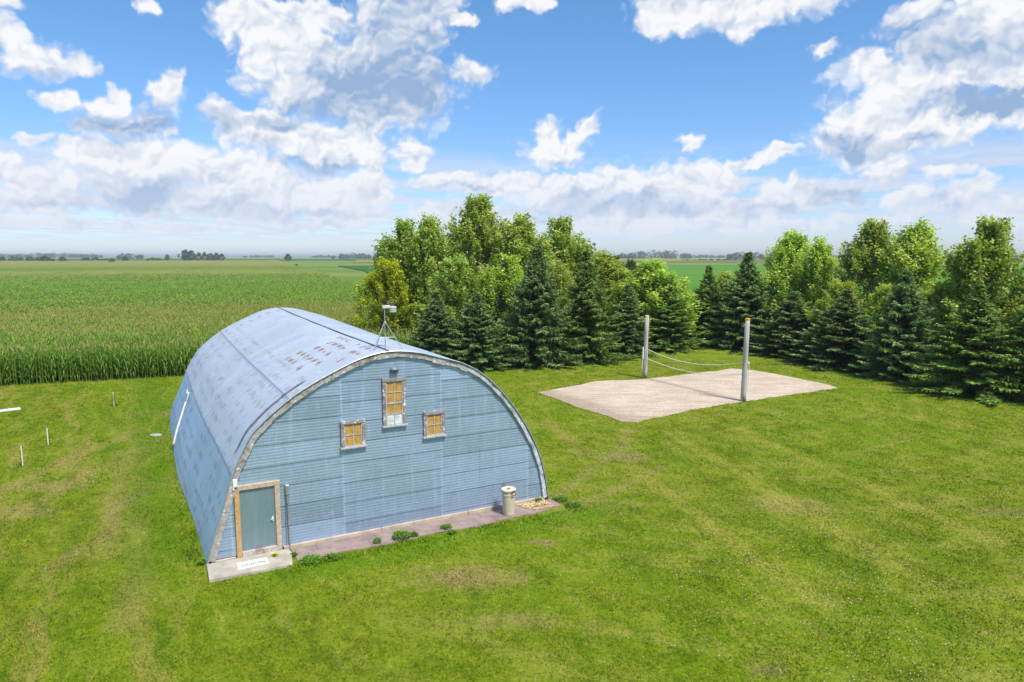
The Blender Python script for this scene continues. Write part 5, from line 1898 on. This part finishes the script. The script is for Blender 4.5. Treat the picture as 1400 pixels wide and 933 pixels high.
# ------------------------------------------------------------------ trees far out on the plain
FARM = [make_leafy(31, 12.0, 6.5, 90, 26, 1.0, 'low', 0.05, 0, 0.95), make_leafy(32, 12.0, 5.0, 80, 26, 1.0, 'oval', 0.12, 0, 0.9)]
FR = [6.5, 5.0]


def far_tree(px, yt, Y, hw, k, lab, group):
    X = (px - 700) / FPX * Y
    sc = hw * Y / FPX / FR[k]
    plant('broadleaf_tree', FARM[k], M_far, M_bark, (X, Y, 0), random.random() * 6.28, (sc, sc, max(2.0, top_z(yt, Y)) / 12.5), lab, 'tree', group)


far_tree(257, 341.5, 1180, 8, 1, 'tallest dark tree on the horizon left of the barn top', 'trees out on the plain')
far_tree(265, 342.5, 1190, 7, 1, 'dark tree on the horizon, right twin of the tallest one', 'trees out on the plain')
far_tree(232, 348.0, 1250, 4, 1, 'small lone dark tree left of the tall pair on the horizon', 'trees out on the plain')
for i, (px, yt) in enumerate(((275, 345.5), (283, 345), (291, 346.5), (299, 346), (306, 347))):
    far_tree(px, yt, 1200 + 12 * i, 6, 0, ['leftmost tree', 'second tree', 'middle tree', 'fourth tree', 'rightmost tree'][i] + ' of the low dark clump right of the tall horizon pair', 'trees out on the plain')
far_tree(396, 347.2, 1150, 5.5, 1, 'lone pointed tree on the horizon above the barn ridge', 'trees out on the plain')
far_tree(175, 350.5, 950, 5, 0, 'round bush on the horizon, third of a loose row at far left', 'trees out on the plain')
far_tree(90, 351.2, 900, 6, 0, 'round bush right of the long hedge at far left', 'trees out on the plain')
far_tree(66, 349.6, 900, 9, 0, 'wide bush at the right end of the long hedge at far left', 'trees out on the plain')
far_tree(407, 361.2, 560, 3, 0, 'tiny bush at the corner of the dark green bean field', 'trees out on the plain')
far_tree(157, 355.5, 800, 5, 0, 'low bush left of the lone tree in the far field', 'trees out on the plain')


def woods(name, segs, seed):
    """a wood so far off that it reads as one mass: crowns merged in one object"""
    g = np.random.default_rng(seed)
    Q, T = [], []
    for (x0, x1, yt, Y, depth) in segs:
        X0, X1 = (x0 - 700) / FPX * Y, (x1 - 700) / FPX * Y
        hh = top_z(yt, Y)
        n = max(3, int(abs(X1 - X0) / 5.5))
        for i in range(n):
            cx, cy = X0 + (X1 - X0) * (i + g.random()) / n, Y + g.random() * depth
            f = (i + 0.5) / n
            h_ = hh * g.uniform(0.62, 1.12) * (0.65 + 0.35 * math.sin(math.pi * min(1, max(0, f)) ) ** 0.5)
            r_ = g.uniform(4.5, 8.0) * min(1.3, max(0.5, h_ / 13))
            m = 130
            d = unit(g.standard_normal((m, 3)))
            P_ = np.stack([cx + d[:, 0] * r_, cy + d[:, 1] * r_, h_ * 0.52 + d[:, 2] * h_ * 0.48], -1) * 1.0
            P_ += g.normal(0, 0.5, (m, 3))
            P_[:, 2] = np.maximum(P_[:, 2], 0.4)
            Q.append(rhombs(P_, unit(g.standard_normal((m, 3))), g.uniform(1.8, 3.2, m), g.uniform(0.8, 1.4, m), g))
            T.append(np.clip(g.normal(0.45, 0.2, m), 0, 1))
    o = link(name, np_mesh(name, np.concatenate(Q).reshape(-1, 3), 4, np.concatenate(T)), M_far)
    tag(o, kind='stuff')


woods('distant_woods', [(-120, 30, 346.8, 2700, 90), (20, 110, 346.0, 2700, 90), (95, 140, 347.5, 2800, 60), (162, 192, 346.8, 2000, 60), (330, 372, 349.2, 3400, 90), (425, 462, 349.0, 3200, 90), (455, 520, 346.5, 2000, 90),
                         (845, 870, 347, 1750, 80), (865, 950, 342.8, 1700, 120), (945, 1010, 348.4, 2600, 80), (1000, 1055, 345.4, 1500, 90), (1050, 1160, 348.0, 2400, 100), (1150, 1300, 348.4, 2700, 100), (1260, 1500, 347.2, 2000, 120),
                         (500, 860, 348.6, 3000, 120), (1460, 1700, 347, 2200, 120), (-400, -80, 346, 2300, 100)], 41)
woods('distant_hedge', [(-60, 22, 350.8, 1000, 14), (15, 60, 351.4, 980, 12), (110, 160, 352.8, 1050, 10), (200, 225, 353.0, 1100, 10), (930, 1040, 355.2, 1000, 8)], 42)

# ------------------------------------------------------------------ haze over the plain
hz = MB()
hz.box((-13000, -2900, -1.0), (13000, 13500, 24.0))
M_haze = bpy.data.materials.new('haze')
M_haze.use_nodes = True
ht = M_haze.node_tree
ht.nodes.clear()
pv = ht.nodes.new('ShaderNodeVolumePrincipled')
pv.inputs['Color'].default_value = (0.80, 0.90, 1.0, 1)
pv.inputs['Density'].default_value = 0.00017
pv.inputs['Anisotropy'].default_value = 0.2
mo = ht.nodes.new('ShaderNodeOutputMaterial')
ht.links.new(pv.outputs[0], mo.inputs['Volume'])
hzo = hz.build('haze', M_haze)
tag(hzo, kind='stuff')
